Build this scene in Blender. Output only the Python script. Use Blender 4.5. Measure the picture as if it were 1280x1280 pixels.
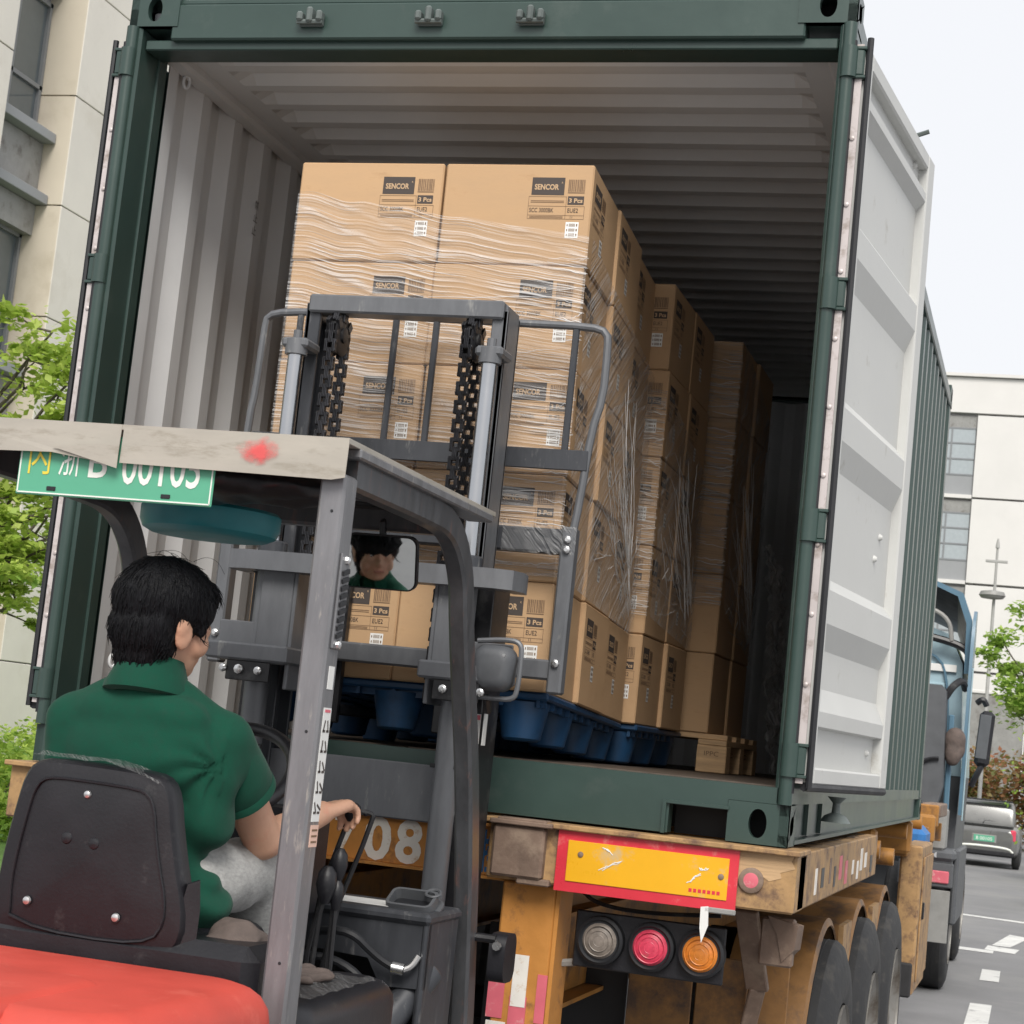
import bpy, bmesh, math, random
import numpy as np
from mathutils import Vector, Matrix, Euler, noise as mnoise

scene = bpy.context.scene
for o in list(bpy.data.objects): bpy.data.objects.remove(o)
col = scene.collection
rnd = random.Random(7)
R = math.radians

# ------------------------------------------------------------------ camera
# x right, y into the container, z up; z = 0 is the underside of the container
CAMP = Vector((1.9206, -5.5283, 0.2316))
fwd = Vector((-0.27966648, 0.95288009, 0.11749975))
rgt = Vector((0.95778803, 0.26841367, 0.10293779))
upv = Vector((-0.06654884, -0.1413281, 0.98772345))
cam = bpy.data.cameras.new('camera'); cam.sensor_width = 36; cam.lens = 2368.1 / 1280 * 36
cam.dof.use_dof = True; cam.dof.focus_distance = 5.6; cam.dof.aperture_fstop = 18; cam.clip_start = .05; cam.clip_end = 2000
camo = bpy.data.objects.new('camera', cam); col.objects.link(camo)
camo.matrix_world = Matrix(((rgt.x, upv.x, -fwd.x, CAMP.x), (rgt.y, upv.y, -fwd.y, CAMP.y), (rgt.z, upv.z, -fwd.z, CAMP.z), (0, 0, 0, 1)))
scene.camera = camo
GZ = -1.5

# ------------------------------------------------------------------ sky and sun (overcast)
SUN_EL, SUN_AZ = R(44), R(164)          # azimuth clockwise from +y
w = bpy.data.worlds.new('World'); scene.world = w; w.use_nodes = True
nt = w.node_tree; nt.nodes.clear()
sky = nt.nodes.new('ShaderNodeTexSky'); sky.sky_type = 'NISHITA'; sky.sun_disc = False
sky.sun_elevation = SUN_EL; sky.sun_rotation = SUN_AZ; sky.air_density = 1.0; sky.dust_density = 6.0
mixw = nt.nodes.new('ShaderNodeMix'); mixw.data_type = 'RGBA'; mixw.inputs[0].default_value = .9
mixw.inputs[7].default_value = (6.65, 6.72, 6.9, 1)       # thick even cloud
bg = nt.nodes.new('ShaderNodeBackground'); bg.inputs['Strength'].default_value = .1
wo = nt.nodes.new('ShaderNodeOutputWorld')
nt.links.new(sky.outputs[0], mixw.inputs[6]); nt.links.new(mixw.outputs[2], bg.inputs['Color']); nt.links.new(bg.outputs[0], wo.inputs[0])
sl = bpy.data.lights.new('sun', 'SUN'); sl.energy = 2.2; sl.angle = R(28); sl.color = (1, .96, .9)
so = bpy.data.objects.new('sun', sl); col.objects.link(so)
sd = Vector((math.sin(SUN_AZ) * math.cos(SUN_EL), math.cos(SUN_AZ) * math.cos(SUN_EL), math.sin(SUN_EL)))
so.rotation_euler = sd.to_track_quat('Z', 'Y').to_euler()
vs = scene.view_settings; vs.view_transform = 'Standard'; vs.look = 'None'; vs.gamma = 1; vs.exposure = .58; vs.use_curve_mapping = False

# ------------------------------------------------------------------ lettering, cached while the scene is small
TXT = {}
def get_text(s, bold=0.0):
    k = (s, bold)
    if k not in TXT:
        cu = bpy.data.curves.new('t', 'FONT'); cu.body = s; cu.size = 1; cu.offset = bold; cu.resolution_u = 3
        o = bpy.data.objects.new('t', cu); col.objects.link(o)
        dg = bpy.context.evaluated_depsgraph_get(); dg.update()
        me = bpy.data.meshes.new_from_object(o.evaluated_get(dg))
        vv = [(v.co.x, v.co.y) for v in me.vertices]; ff = [tuple(p.vertices) for p in me.polygons]
        bpy.data.objects.remove(o); bpy.data.curves.remove(cu); bpy.data.meshes.remove(me)
        if vv:
            x0 = min(a for a, b in vv); x1 = max(a for a, b in vv); y0 = min(b for a, b in vv); y1 = max(b for a, b in vv)
        else: x0 = y0 = 0; x1 = y1 = 1
        TXT[k] = ([((a - x0) / max(1e-6, x1 - x0), (b - y0) / max(1e-6, y1 - y0)) for a, b in vv], ff, (x1 - x0) / max(1e-6, y1 - y0))
    return TXT[k]
for s_, b_ in (('SENCOR', .03), ('3 Pcs', .03), ('SCC 3000BK', 0), ('EUE2', 0), ('11', 0), ('B', .01), ('浙', .0), ('内', 0), ('00105', .01),
                ('挂', .02), ('禁', .02), ('止', .02), ('7', 0), ('0', 0), ('8', 0), ('IPPC', 0), ('R', 0)): get_text(s_, b_)

# ------------------------------------------------------------------ materials
MATS = {}
def mat(name, c, rough=.5, metal=0., var=.12, scale=6., c2=None, c2amt=.0, c2scale=3., bump=.0, bscale=40., stretch=None, spec=.5, coat=0., rvar=.15, trans=0., alpha=1., objrand=0., sheen=0.):
    """principled material: colour mottled by noise, a second tone (dirt, wear) in noise-shaped patches, fine relief"""
    if name in MATS: return MATS[name]
    m = bpy.data.materials.new(name); m.use_nodes = True; n = m.node_tree; L = n.links; N = n.nodes
    b = N['Principled BSDF']; MATS[name] = m
    b.inputs['Metallic'].default_value = metal; b.inputs['Specular IOR Level'].default_value = spec
    b.inputs['Coat Weight'].default_value = coat; b.inputs['Coat Roughness'].default_value = .1
    if trans: b.inputs['Transmission Weight'].default_value = trans
    if alpha < 1: b.inputs['Alpha'].default_value = alpha
    if sheen: b.inputs['Sheen Weight'].default_value = sheen; b.inputs['Sheen Roughness'].default_value = .5
    tc = N.new('ShaderNodeTexCoord'); mp = N.new('ShaderNodeMapping'); L.new(tc.outputs['Object'], mp.inputs[0])
    if stretch: mp.inputs['Scale'].default_value = stretch
    n1 = N.new('ShaderNodeTexNoise'); n1.inputs['Scale'].default_value = scale; n1.inputs['Detail'].default_value = 6; n1.inputs['Roughness'].default_value = .65
    L.new(mp.outputs[0], n1.inputs['Vector'])
    mr = N.new('ShaderNodeMapRange'); mr.inputs[1].default_value = .3; mr.inputs[2].default_value = .7
    mr.inputs[3].default_value = 1 - var; mr.inputs[4].default_value = 1 + var; L.new(n1.outputs[0], mr.inputs[0])
    mx = N.new('ShaderNodeMix'); mx.data_type = 'RGBA'; mx.blend_type = 'MULTIPLY'; mx.inputs[0].default_value = 1
    mx.inputs[6].default_value = (*c, 1); L.new(mr.outputs[0], mx.inputs[7]); out = mx.outputs[2]
    if objrand:
        oi = N.new('ShaderNodeObjectInfo'); m3 = N.new('ShaderNodeMapRange'); m3.inputs[3].default_value = 1 - objrand; m3.inputs[4].default_value = 1 + objrand
        L.new(oi.outputs['Random'], m3.inputs[0]); x3 = N.new('ShaderNodeMix'); x3.data_type = 'RGBA'; x3.blend_type = 'MULTIPLY'; x3.inputs[0].default_value = 1
        L.new(out, x3.inputs[6]); L.new(m3.outputs[0], x3.inputs[7]); out = x3.outputs[2]
    if c2 is not None and c2amt > 0:
        n2 = N.new('ShaderNodeTexNoise'); n2.inputs['Scale'].default_value = c2scale; n2.inputs['Detail'].default_value = 8; n2.inputs['Roughness'].default_value = .7
        L.new(mp.outputs[0], n2.inputs['Vector'])
        r2 = N.new('ShaderNodeMapRange'); r2.inputs[1].default_value = .62 - .4 * c2amt; r2.inputs[2].default_value = .72 - .2 * c2amt; L.new(n2.outputs[0], r2.inputs[0])
        x2 = N.new('ShaderNodeMix'); x2.data_type = 'RGBA'; x2.inputs[7].default_value = (*c2, 1)
        L.new(r2.outputs[0], x2.inputs[0]); L.new(out, x2.inputs[6]); out = x2.outputs[2]
    L.new(out, b.inputs['Base Color'])
    rr = N.new('ShaderNodeMapRange'); rr.inputs[1].default_value = .3; rr.inputs[2].default_value = .7
    rr.inputs[3].default_value = max(.02, rough - rvar * rough); rr.inputs[4].default_value = min(1, rough + rvar * rough); L.new(n1.outputs[0], rr.inputs[0]); L.new(rr.outputs[0], b.inputs['Roughness'])
    if bump:
        nb = N.new('ShaderNodeTexNoise'); nb.inputs['Scale'].default_value = bscale; nb.inputs['Detail'].default_value = 4; L.new(mp.outputs[0], nb.inputs['Vector'])
        bp = N.new('ShaderNodeBump'); bp.inputs['Strength'].default_value = bump; bp.inputs['Distance'].default_value = .01
        L.new(nb.outputs[0], bp.inputs['Height']); L.new(bp.outputs[0], b.inputs['Normal'])
    return m

GREEN = mat('container green paint', (.034, .061, .053), .32, var=.10, scale=3, c2=(.05, .075, .066), c2amt=.12, c2scale=5, bump=.04, bscale=25)
INNER = mat('container inner grey paint', (.64, .65, .66), .5, var=.04, scale=2.5, c2=(.5, .48, .46), c2amt=.0, c2scale=4, bump=.05, bscale=12)
DOORW = mat('door inner pale paint', (.52, .525, .51), .5, var=.05, scale=3, c2=(.40, .39, .36), c2amt=.03, c2scale=6, bump=.04)
RUBBER = mat('black rubber', (.012, .013, .016), .55, var=.2)
GSTRIP = mat('gasket steel strip', (.55, .50, .49), .45, metal=.2, var=.1, c2=(.3, .25, .22), c2amt=.3, c2scale=14)
FLOORW = mat('container plywood floor', (.075, .058, .045), .6, var=.3, scale=4, stretch=(8, 1, 1), bump=.1)
STEELG = mat('keeper steel', (.10, .12, .115), .45, var=.2)
CARD = mat('corrugated cardboard', (.465, .298, .162), .75, var=.06, scale=4, bump=.03, bscale=60, stretch=(1, 1, 3), objrand=.06, c2=(.43, .27, .145), c2amt=.10, c2scale=8)
INK = mat('dark brown print', (.055, .042, .036), .7, var=.15)
INK2 = mat('faint brown print', (.17, .105, .06), .75, var=.15)
CPRINT = mat('bare board lettering', (.50, .34, .20), .75, var=.06)
PAPER = mat('white sticker paper', (.72, .72, .70), .55, var=.05)
BLUEP = mat('blue pallet plastic', (.008, .050, .125), .5, var=.2, c2=(.01, .025, .05), c2amt=.25)
WOOD = mat('pale pallet wood', (.50, .33, .18), .7, var=.25, scale=5, stretch=(1, 14, 14), bump=.15)
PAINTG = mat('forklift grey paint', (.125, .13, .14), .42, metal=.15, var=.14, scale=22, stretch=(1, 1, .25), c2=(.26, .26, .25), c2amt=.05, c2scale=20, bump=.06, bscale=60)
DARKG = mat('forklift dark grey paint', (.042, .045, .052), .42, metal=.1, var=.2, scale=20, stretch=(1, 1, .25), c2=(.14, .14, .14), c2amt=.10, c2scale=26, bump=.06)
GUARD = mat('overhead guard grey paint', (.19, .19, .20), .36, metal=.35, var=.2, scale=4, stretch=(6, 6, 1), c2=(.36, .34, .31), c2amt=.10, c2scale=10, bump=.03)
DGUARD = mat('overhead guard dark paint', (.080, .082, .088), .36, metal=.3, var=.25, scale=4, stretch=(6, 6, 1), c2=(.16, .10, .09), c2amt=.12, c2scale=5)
ROOFB = mat('roof beige sheet', (.40, .37, .32), .42, metal=.2, var=.10, scale=4, stretch=(1, 1, 4), c2=(.30, .27, .22), c2amt=.2, c2scale=6)
BLACKM = mat('black steel', (.012, .012, .014), .4, var=.3, scale=8, c2=(.05, .05, .05), c2amt=.15, c2scale=10)
BLACKP = mat('black plastic', (.009, .009, .012), .42, var=.2, scale=8, c2=(.03, .03, .032), c2amt=.05, c2scale=18, bump=.06, bscale=140)
CHROME = mat('chromed rod', (.44, .45, .47), .2, metal=1., var=.05)
CHAIN = mat('oily chain steel', (.055, .055, .06), .3, metal=.75, var=.4, scale=30)
BOLT = mat('bright bolt steel', (.62, .62, .62), .28, metal=.9, var=.1)
RED = mat('faded red paint', (.52, .062, .042), .55, var=.12, scale=3, c2=(.58, .10, .07), c2amt=.15, c2scale=7, bump=.03, bscale=90)
REDINK = mat('red spray paint', (.75, .13, .13), .6, var=.1)
TEAL = mat('teal plastic', (.016, .19, .22), .4, var=.15, bump=.05)
PLATEG = mat('plate green', (.095, .37, .235), .4, var=.05)
PLATEW = mat('plate white', (.75, .77, .72), .4, var=.03)
PLATEY = mat('plate yellow', (.72, .58, .06), .4, var=.03)
SHIRT = mat('green polo jersey', (.005, .056, .034), .9, var=.10, scale=60, bump=.12, bscale=500, sheen=.06, spec=.2)
TROUS = mat('grey marl trousers', (.33, .33, .32), .9, var=.22, scale=70, bump=.15, bscale=160, stretch=(1, 1, 2), sheen=.2)
SKIN = mat('skin', (.56, .32, .215), .5, var=.08, scale=10, c2=(.58, .24, .16), c2amt=.18, c2scale=6, bump=.05, bscale=180)
HAIR = mat('black hair', (.0050, .0054, .007), .55, var=.5, scale=14, stretch=(9, 9, 1), bump=.6, bscale=30, spec=.18)
SHOE = mat('dark shoe', (.02, .02, .022), .6)
ORANGE = mat('trailer ochre paint', (.36, .165, .034), .6, var=.2, scale=7, c2=(.11, .06, .035), c2amt=.30, c2scale=5, bump=.12)
BEAMO = mat('rear beam orange paint', (.50, .215, .045), .55, var=.12, scale=9, c2=(.22, .10, .04), c2amt=.12, c2scale=8, bump=.08)
FENDO = mat('mudguard dull ochre paint', (.25, .125, .04), .6, var=.25, scale=8, c2=(.08, .05, .035), c2amt=.38, c2scale=6, bump=.1)
TAN = mat('trailer tan worn paint', (.37, .225, .10), .62, var=.2, scale=14, c2=(.13, .075, .05), c2amt=.36, c2scale=11, bump=.15)
RUST = mat('rusty brown steel', (.17, .115, .085), .65, var=.3, scale=6, c2=(.26, .19, .14), c2amt=.35, c2scale=9, bump=.2)
UNDER = mat('dirty underbody', (.022, .022, .024), .7, var=.3)
REFR = mat('red reflective sheet', (.62, .035, .055), .3, var=.08, c2=(.66, .20, .18), c2amt=.12, c2scale=12)
REFY = mat('yellow reflective sheet', (.78, .40, .012), .3, var=.05, c2=(.60, .42, .20), c2amt=.08, c2scale=9)
PINK = mat('faded red sticker', (.62, .13, .17), .5, var=.12, c2=(.6, .45, .4), c2amt=.15, c2scale=12)
LENSR = mat('red lamp lens', (.62, .05, .10), .38, var=.25, scale=60, c2=(.35, .08, .08), c2amt=.2, c2scale=30)
LENSA = mat('amber lamp lens', (.68, .22, .03), .38, var=.25, scale=60, c2=(.4, .16, .05), c2amt=.2, c2scale=30)
LENSC = mat('dusty clear lamp lens', (.20, .17, .145), .45, var=.3, scale=50)
TYRE = mat('tyre rubber', (.021, .0215, .023), .75, var=.2, scale=14, c2=(.05, .047, .043), c2amt=.2, c2scale=9, bump=.15)
RIM = mat('steel rim', (.28, .27, .25), .5, metal=.4, var=.25, c2=(.12, .1, .08), c2amt=.3)
BLUEC = mat('blue letter paint', (.03, .13, .30), .6, var=.2)
WHITEP = mat('white letter paint', (.74, .71, .66), .6, var=.10, c2=(.5, .33, .18), c2amt=.12, c2scale=25)
CABB = mat('pale blue cab paint', (.33, .46, .52), .35, var=.06, coat=.3)
CABD = mat('mid blue cab paint', (.085, .17, .24), .35, var=.08, coat=.3)
GREYP = mat('grey plastic panel', (.085, .09, .098), .55, var=.15, bump=.05)
MIDG = mat('mid grey metal', (.26, .26, .25), .5, var=.15, c2=(.15, .14, .13), c2amt=.25)
GLASSD = mat('dark window glass', (.10, .12, .13), .08, var=.05, spec=.8)
GLASSC = mat('tinted car glass', (.06, .065, .07), .35, var=.1, spec=.25)
GLASSL = mat('pale window glass', (.34, .38, .40), .10, var=.06, spec=.8)
CARG = mat('car grey paint', (.15, .152, .15), .3, metal=.3, var=.04, coat=.5)
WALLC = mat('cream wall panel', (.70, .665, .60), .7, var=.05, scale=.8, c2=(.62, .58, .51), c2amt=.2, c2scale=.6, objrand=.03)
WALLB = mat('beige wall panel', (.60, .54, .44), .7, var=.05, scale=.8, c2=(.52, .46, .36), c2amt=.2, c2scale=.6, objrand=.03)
WALLG = mat('grey facade band', (.27, .28, .29), .6, var=.06, scale=1)
WALLW = mat('pale facade panel', (.64, .63, .61), .75, var=.04, scale=.6, objrand=.02)
FRAME = mat('window frame grey', (.20, .21, .22), .45, var=.05)
ASPH = mat('asphalt', (.20, .20, .205), .9, var=.15, scale=1.2, c2=(.24, .238, .235), c2amt=.3, c2scale=.5, bump=.4, bscale=120)
MARKW = mat('road paint', (.62, .62, .60), .7, var=.12, scale=4, c2=(.30, .30, .30), c2amt=.2, c2scale=7)
GRASS = mat('lawn', (.10, .20, .035), .9, var=.3, scale=3)
BARK = mat('bark', (.10, .085, .065), .85, var=.3, scale=10, bump=.3)
LAMPG = mat('lamp post grey', (.34, .34, .33), .5, var=.08)
BLUEB = mat('blue bundle cloth', (.03, .16, .42), .6, var=.2)
CLOTH = mat('grimy cloth', (.11, .085, .075), .9, var=.35, scale=15, bump=.4, bscale=30)
CONC = mat('pale kerb concrete', (.45, .43, .39), .85, var=.12)

def leafmat(name, c, c2):
    m = bpy.data.materials.new(name); m.use_nodes = True; N = m.node_tree.nodes; L = m.node_tree.links; b = N['Principled BSDF']
    g = N.new('ShaderNodeNewGeometry'); mx = N.new('ShaderNodeMix'); mx.data_type = 'RGBA'; mx.inputs[6].default_value = (*c, 1); mx.inputs[7].default_value = (*c2, 1)
    L.new(g.outputs['Random Per Island'], mx.inputs[0]); L.new(mx.outputs[2], b.inputs['Base Color']); b.inputs['Roughness'].default_value = .55
    t = N.new('ShaderNodeBsdfTranslucent'); L.new(mx.outputs[2], t.inputs[0]); a = N.new('ShaderNodeMixShader'); a.inputs[0].default_value = .45
    L.new(b.outputs[0], a.inputs[1]); L.new(t.outputs[0], a.inputs[2]); L.new(a.outputs[0], N['Material Output'].inputs[0])
    return m
LEAF1 = leafmat('lime maple leaf', (.28, .42, .055), (.56, .66, .16))
LEAF2 = leafmat('fresh green leaf', (.20, .36, .05), (.46, .60, .14))
LEAF3 = leafmat('red tipped leaf', (.16, .22, .06), (.42, .18, .10))
LEAF4 = leafmat('hedge leaf', (.20, .36, .05), (.46, .58, .11))

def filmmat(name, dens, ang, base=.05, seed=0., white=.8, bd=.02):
    """clear stretch film: thin where smooth, bunched ridges painted whitish and opaque to stand for sky reflections"""
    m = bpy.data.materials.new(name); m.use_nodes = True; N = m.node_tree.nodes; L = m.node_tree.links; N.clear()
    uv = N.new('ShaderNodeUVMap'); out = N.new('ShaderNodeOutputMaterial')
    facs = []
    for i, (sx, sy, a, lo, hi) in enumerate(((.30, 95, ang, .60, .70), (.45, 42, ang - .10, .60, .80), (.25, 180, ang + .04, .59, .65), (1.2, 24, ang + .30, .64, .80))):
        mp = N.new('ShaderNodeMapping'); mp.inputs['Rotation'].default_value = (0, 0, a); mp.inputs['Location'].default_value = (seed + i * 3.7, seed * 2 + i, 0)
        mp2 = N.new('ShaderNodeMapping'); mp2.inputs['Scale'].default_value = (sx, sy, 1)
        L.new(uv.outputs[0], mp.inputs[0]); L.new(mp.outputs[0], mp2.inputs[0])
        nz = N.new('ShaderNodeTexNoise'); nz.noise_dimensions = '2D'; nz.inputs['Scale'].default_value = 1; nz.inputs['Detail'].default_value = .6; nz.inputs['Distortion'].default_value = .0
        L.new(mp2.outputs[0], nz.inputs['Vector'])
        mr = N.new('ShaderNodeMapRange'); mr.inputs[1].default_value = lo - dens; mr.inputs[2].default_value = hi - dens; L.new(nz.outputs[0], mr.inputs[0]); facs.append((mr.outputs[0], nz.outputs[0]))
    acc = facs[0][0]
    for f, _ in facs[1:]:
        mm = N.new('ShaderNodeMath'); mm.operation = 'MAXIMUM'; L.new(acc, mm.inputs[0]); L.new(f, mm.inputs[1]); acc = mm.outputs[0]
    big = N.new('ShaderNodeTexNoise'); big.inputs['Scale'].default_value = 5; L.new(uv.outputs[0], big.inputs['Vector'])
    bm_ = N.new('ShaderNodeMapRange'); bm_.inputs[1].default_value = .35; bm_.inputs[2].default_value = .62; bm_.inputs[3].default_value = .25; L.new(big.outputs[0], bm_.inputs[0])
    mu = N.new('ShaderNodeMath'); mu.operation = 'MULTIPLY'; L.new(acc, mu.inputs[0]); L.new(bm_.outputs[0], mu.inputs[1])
    fr = N.new('ShaderNodeMapRange'); fr.inputs[3].default_value = base; fr.inputs[4].default_value = .5; L.new(mu.outputs[0], fr.inputs[0])  # painted sky reflections: ridge streaks mixed as white over the clear film
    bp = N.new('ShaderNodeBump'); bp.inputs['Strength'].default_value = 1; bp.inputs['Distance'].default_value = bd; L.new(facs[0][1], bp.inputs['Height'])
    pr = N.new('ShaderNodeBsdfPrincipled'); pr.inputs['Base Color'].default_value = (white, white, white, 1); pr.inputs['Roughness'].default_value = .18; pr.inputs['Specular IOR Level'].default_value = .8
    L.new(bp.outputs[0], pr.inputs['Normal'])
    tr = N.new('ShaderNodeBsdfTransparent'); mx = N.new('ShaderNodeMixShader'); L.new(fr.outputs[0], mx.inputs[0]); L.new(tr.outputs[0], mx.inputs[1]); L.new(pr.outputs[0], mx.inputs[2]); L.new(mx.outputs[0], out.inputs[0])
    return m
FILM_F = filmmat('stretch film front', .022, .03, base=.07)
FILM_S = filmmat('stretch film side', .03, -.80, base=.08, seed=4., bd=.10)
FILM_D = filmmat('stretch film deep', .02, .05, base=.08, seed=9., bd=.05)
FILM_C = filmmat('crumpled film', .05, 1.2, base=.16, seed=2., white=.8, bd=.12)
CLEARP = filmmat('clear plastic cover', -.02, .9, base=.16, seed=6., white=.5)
FOLD = bpy.data.materials.new('film fold'); FOLD.use_nodes = True
_N, _L = FOLD.node_tree.nodes, FOLD.node_tree.links; _p = _N['Principled BSDF']; _p.inputs['Base Color'].default_value = (.85, .85, .85, 1); _p.inputs['Roughness'].default_value = .16; _p.inputs['Specular IOR Level'].default_value = 1.
_t = _N.new('ShaderNodeBsdfTransparent'); _m = _N.new('ShaderNodeMixShader'); _m.inputs[0].default_value = .7; _L.new(_t.outputs[0], _m.inputs[1]); _L.new(_p.outputs[0], _m.inputs[2]); _L.new(_m.outputs[0], _N['Material Output'].inputs[0])
MIRR = bpy.data.materials.new('mirror glass'); MIRR.use_nodes = True
_b = MIRR.node_tree.nodes['Principled BSDF']; _b.inputs['Metallic'].default_value = 1; _b.inputs['Roughness'].default_value = .035; _b.inputs['Base Color'].default_value = (.62, .64, .64, 1)

SPRAY = bpy.data.materials.new('red spray mark'); SPRAY.use_nodes = True
_N, _L = SPRAY.node_tree.nodes, SPRAY.node_tree.links; _p = _N['Principled BSDF']; _p.inputs['Base Color'].default_value = (.75, .10, .10, 1); _p.inputs['Roughness'].default_value = .7
_t = _N.new('ShaderNodeTexCoord'); _v = _N.new('ShaderNodeVectorMath'); _v.operation = 'SUBTRACT'; _v.inputs[1].default_value = (.5, .5, .5); _L.new(_t.outputs['Generated'], _v.inputs[0])
_l = _N.new('ShaderNodeVectorMath'); _l.operation = 'LENGTH'; _v2 = _N.new('ShaderNodeVectorMath'); _v2.operation = 'MULTIPLY'; _v2.inputs[1].default_value = (1, 0, 1); _L.new(_v.outputs[0], _v2.inputs[0]); _L.new(_v2.outputs[0], _l.inputs[0])
_n = _N.new('ShaderNodeTexNoise'); _n.inputs['Scale'].default_value = 5; _L.new(_t.outputs['Generated'], _n.inputs['Vector']); _a = _N.new('ShaderNodeMath'); _a.operation = 'MULTIPLY_ADD'; _a.inputs[1].default_value = .45; _L.new(_n.outputs[0], _a.inputs[0]); _L.new(_l.outputs['Value'], _a.inputs[2])
_r = _N.new('ShaderNodeMapRange'); _r.inputs[1].default_value = .38; _r.inputs[2].default_value = .66; _r.inputs[3].default_value = .8; _r.inputs[4].default_value = 0; _L.new(_a.outputs[0], _r.inputs[0]); _L.new(_r.outputs[0], _p.inputs['Alpha'])

# ------------------------------------------------------------------ mesh builder
class MB:
    def __init__(s): s.v = []; s.f = []; s.m = []; s.uv = None
    def add(s, vs_, fs, mi=0):
        n = len(s.v); s.v.extend(tuple(v) for v in vs_)
        for f in fs: s.f.append(tuple(i + n for i in f)); s.m.append(mi)
        return s
    def box(s, c, d, b=0., Rm=None, mi=0):
        hx, hy, hz = d[0] / 2, d[1] / 2, d[2] / 2; b = min(b, hx * .98, hy * .98, hz * .98)
        c = Vector(c)
        if b <= 0:
            P = [(x * hx, y * hy, z * hz) for x in (-1, 1) for y in (-1, 1) for z in (-1, 1)]
            F = [(0, 1, 3, 2), (4, 6, 7, 5), (0, 4, 5, 1), (2, 3, 7, 6), (0, 2, 6, 4), (1, 5, 7, 3)]
        else:
            P = []; idx = {}
            for sx in (-1, 1):
                for sy in (-1, 1):
                    for sz in (-1, 1):
                        for a in range(3):
                            q = [sx * (hx - b), sy * (hy - b), sz * (hz - b)]; q[a] = (sx * hx, sy * hy, sz * hz)[a]
                            idx[(sx, sy, sz, a)] = len(P); P.append(tuple(q))
            F = []
            for a in range(3):
                o = [i for i in range(3) if i != a]
                for sg in (-1, 1):
                    q = []
                    for u, v_ in ((-1, -1), (1, -1), (1, 1), (-1, 1)):
                        k = [0, 0, 0]; k[a] = sg; k[o[0]] = u; k[o[1]] = v_; q.append(idx[(*k, a)])
                    F.append(q)
                for u in (-1, 1):
                    for v_ in (-1, 1):
                        k0 = [0, 0, 0]; k0[o[0]] = u; k0[o[1]] = v_; k1 = list(k0); k0[a] = -1; k1[a] = 1
                        F.append([idx[(*k0, o[0])], idx[(*k1, o[0])], idx[(*k1, o[1])], idx[(*k0, o[1])]])
            for sx in (-1, 1):
                for sy in (-1, 1):
                    for sz in (-1, 1): F.append([idx[(sx, sy, sz, a)] for a in range(3)])
            G = []
            for f in F:
                p = [Vector(P[i]) for i in f]; nn = (p[1] - p[0]).cross(p[2] - p[0]); cc = sum(p, Vector()) / len(p)
                G.append(tuple(f) if nn.dot(cc) > 0 else tuple(reversed(f)))
            F = G
        if Rm is not None: P = [Rm @ Vector(q) for q in P]
        return s.add([c + Vector(q) for q in P], F, mi)
    def bar(s, p0, p1, wd, th, b=0., up=(0, 0, 1), mi=0):
        p0 = Vector(p0); p1 = Vector(p1); z = (p1 - p0); l = z.length; z.normalize(); u = Vector(up)
        if abs(z.dot(u)) > .99: u = Vector((0, 1, 0))
        x = u.cross(z).normalized(); y = z.cross(x)
        return s.box((p0 + p1) / 2, (wd, th, l), b, Matrix((x, y, z)).transposed(), mi)
    def cyl(s, p0, p1, r, r2=None, n=20, mi=0, cap=True, bev=0.):
        p0 = Vector(p0); p1 = Vector(p1); r2 = r if r2 is None else r2; ax = (p1 - p0).normalized()
        if bev: prof = [(0, r - bev), (bev, r), ((p1 - p0).length - bev, r2), ((p1 - p0).length, r2 - bev)]
        else: prof = [(0, r), ((p1 - p0).length, r2)]
        return s.lathe(p0, ax, prof, n, mi, cap)
    def lathe(s, o, ax, prof, n=24, mi=0, cap=True):
        o = Vector(o); ax = Vector(ax).normalized(); t = Vector((1, 0, 0)) if abs(ax.x) < .9 else Vector((0, 1, 0))
        u = ax.cross(t).normalized(); v_ = ax.cross(u); V = []; F = []
        for h, r in prof:
            for i in range(n):
                a = 2 * math.pi * i / n; V.append(o + ax * h + (u * math.cos(a) + v_ * math.sin(a)) * r)
        for k in range(len(prof) - 1):
            for i in range(n): F.append((k * n + i, k * n + (i + 1) % n, (k + 1) * n + (i + 1) % n, (k + 1) * n + i))
        if cap: F.append(tuple(reversed(range(n)))); F.append(tuple((len(prof) - 1) * n + i for i in range(n)))
        return s.add(V, F, mi)
    def tube(s, pts, r, n=8, mi=0, closed=False):
        P = [Vector(p) for p in pts]; m = len(P); V = []; F = []; pu = None
        for k in range(m):
            a = P[k - 1] if (k > 0 or closed) else P[k]; b = P[(k + 1) % m] if (k < m - 1 or closed) else P[k]
            t = (b - a).normalized()
            if pu is None: pu = t.orthogonal().normalized()
            u = (pu - t * pu.dot(t)).normalized(); pu = u; v_ = t.cross(u); rr = r[k] if isinstance(r, (list, tuple)) else r
            for i in range(n):
                an = 2 * math.pi * i / n; V.append(P[k] + (u * math.cos(an) + v_ * math.sin(an)) * rr)
        for k in range(m if closed else m - 1):
            k2 = (k + 1) % m
            for i in range(n): F.append((k * n + i, k * n + (i + 1) % n, k2 * n + (i + 1) % n, k2 * n + i))
        if not closed: F.append(tuple(reversed(range(n)))); F.append(tuple((m - 1) * n + i for i in range(n)))
        return s.add(V, F, mi)
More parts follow.
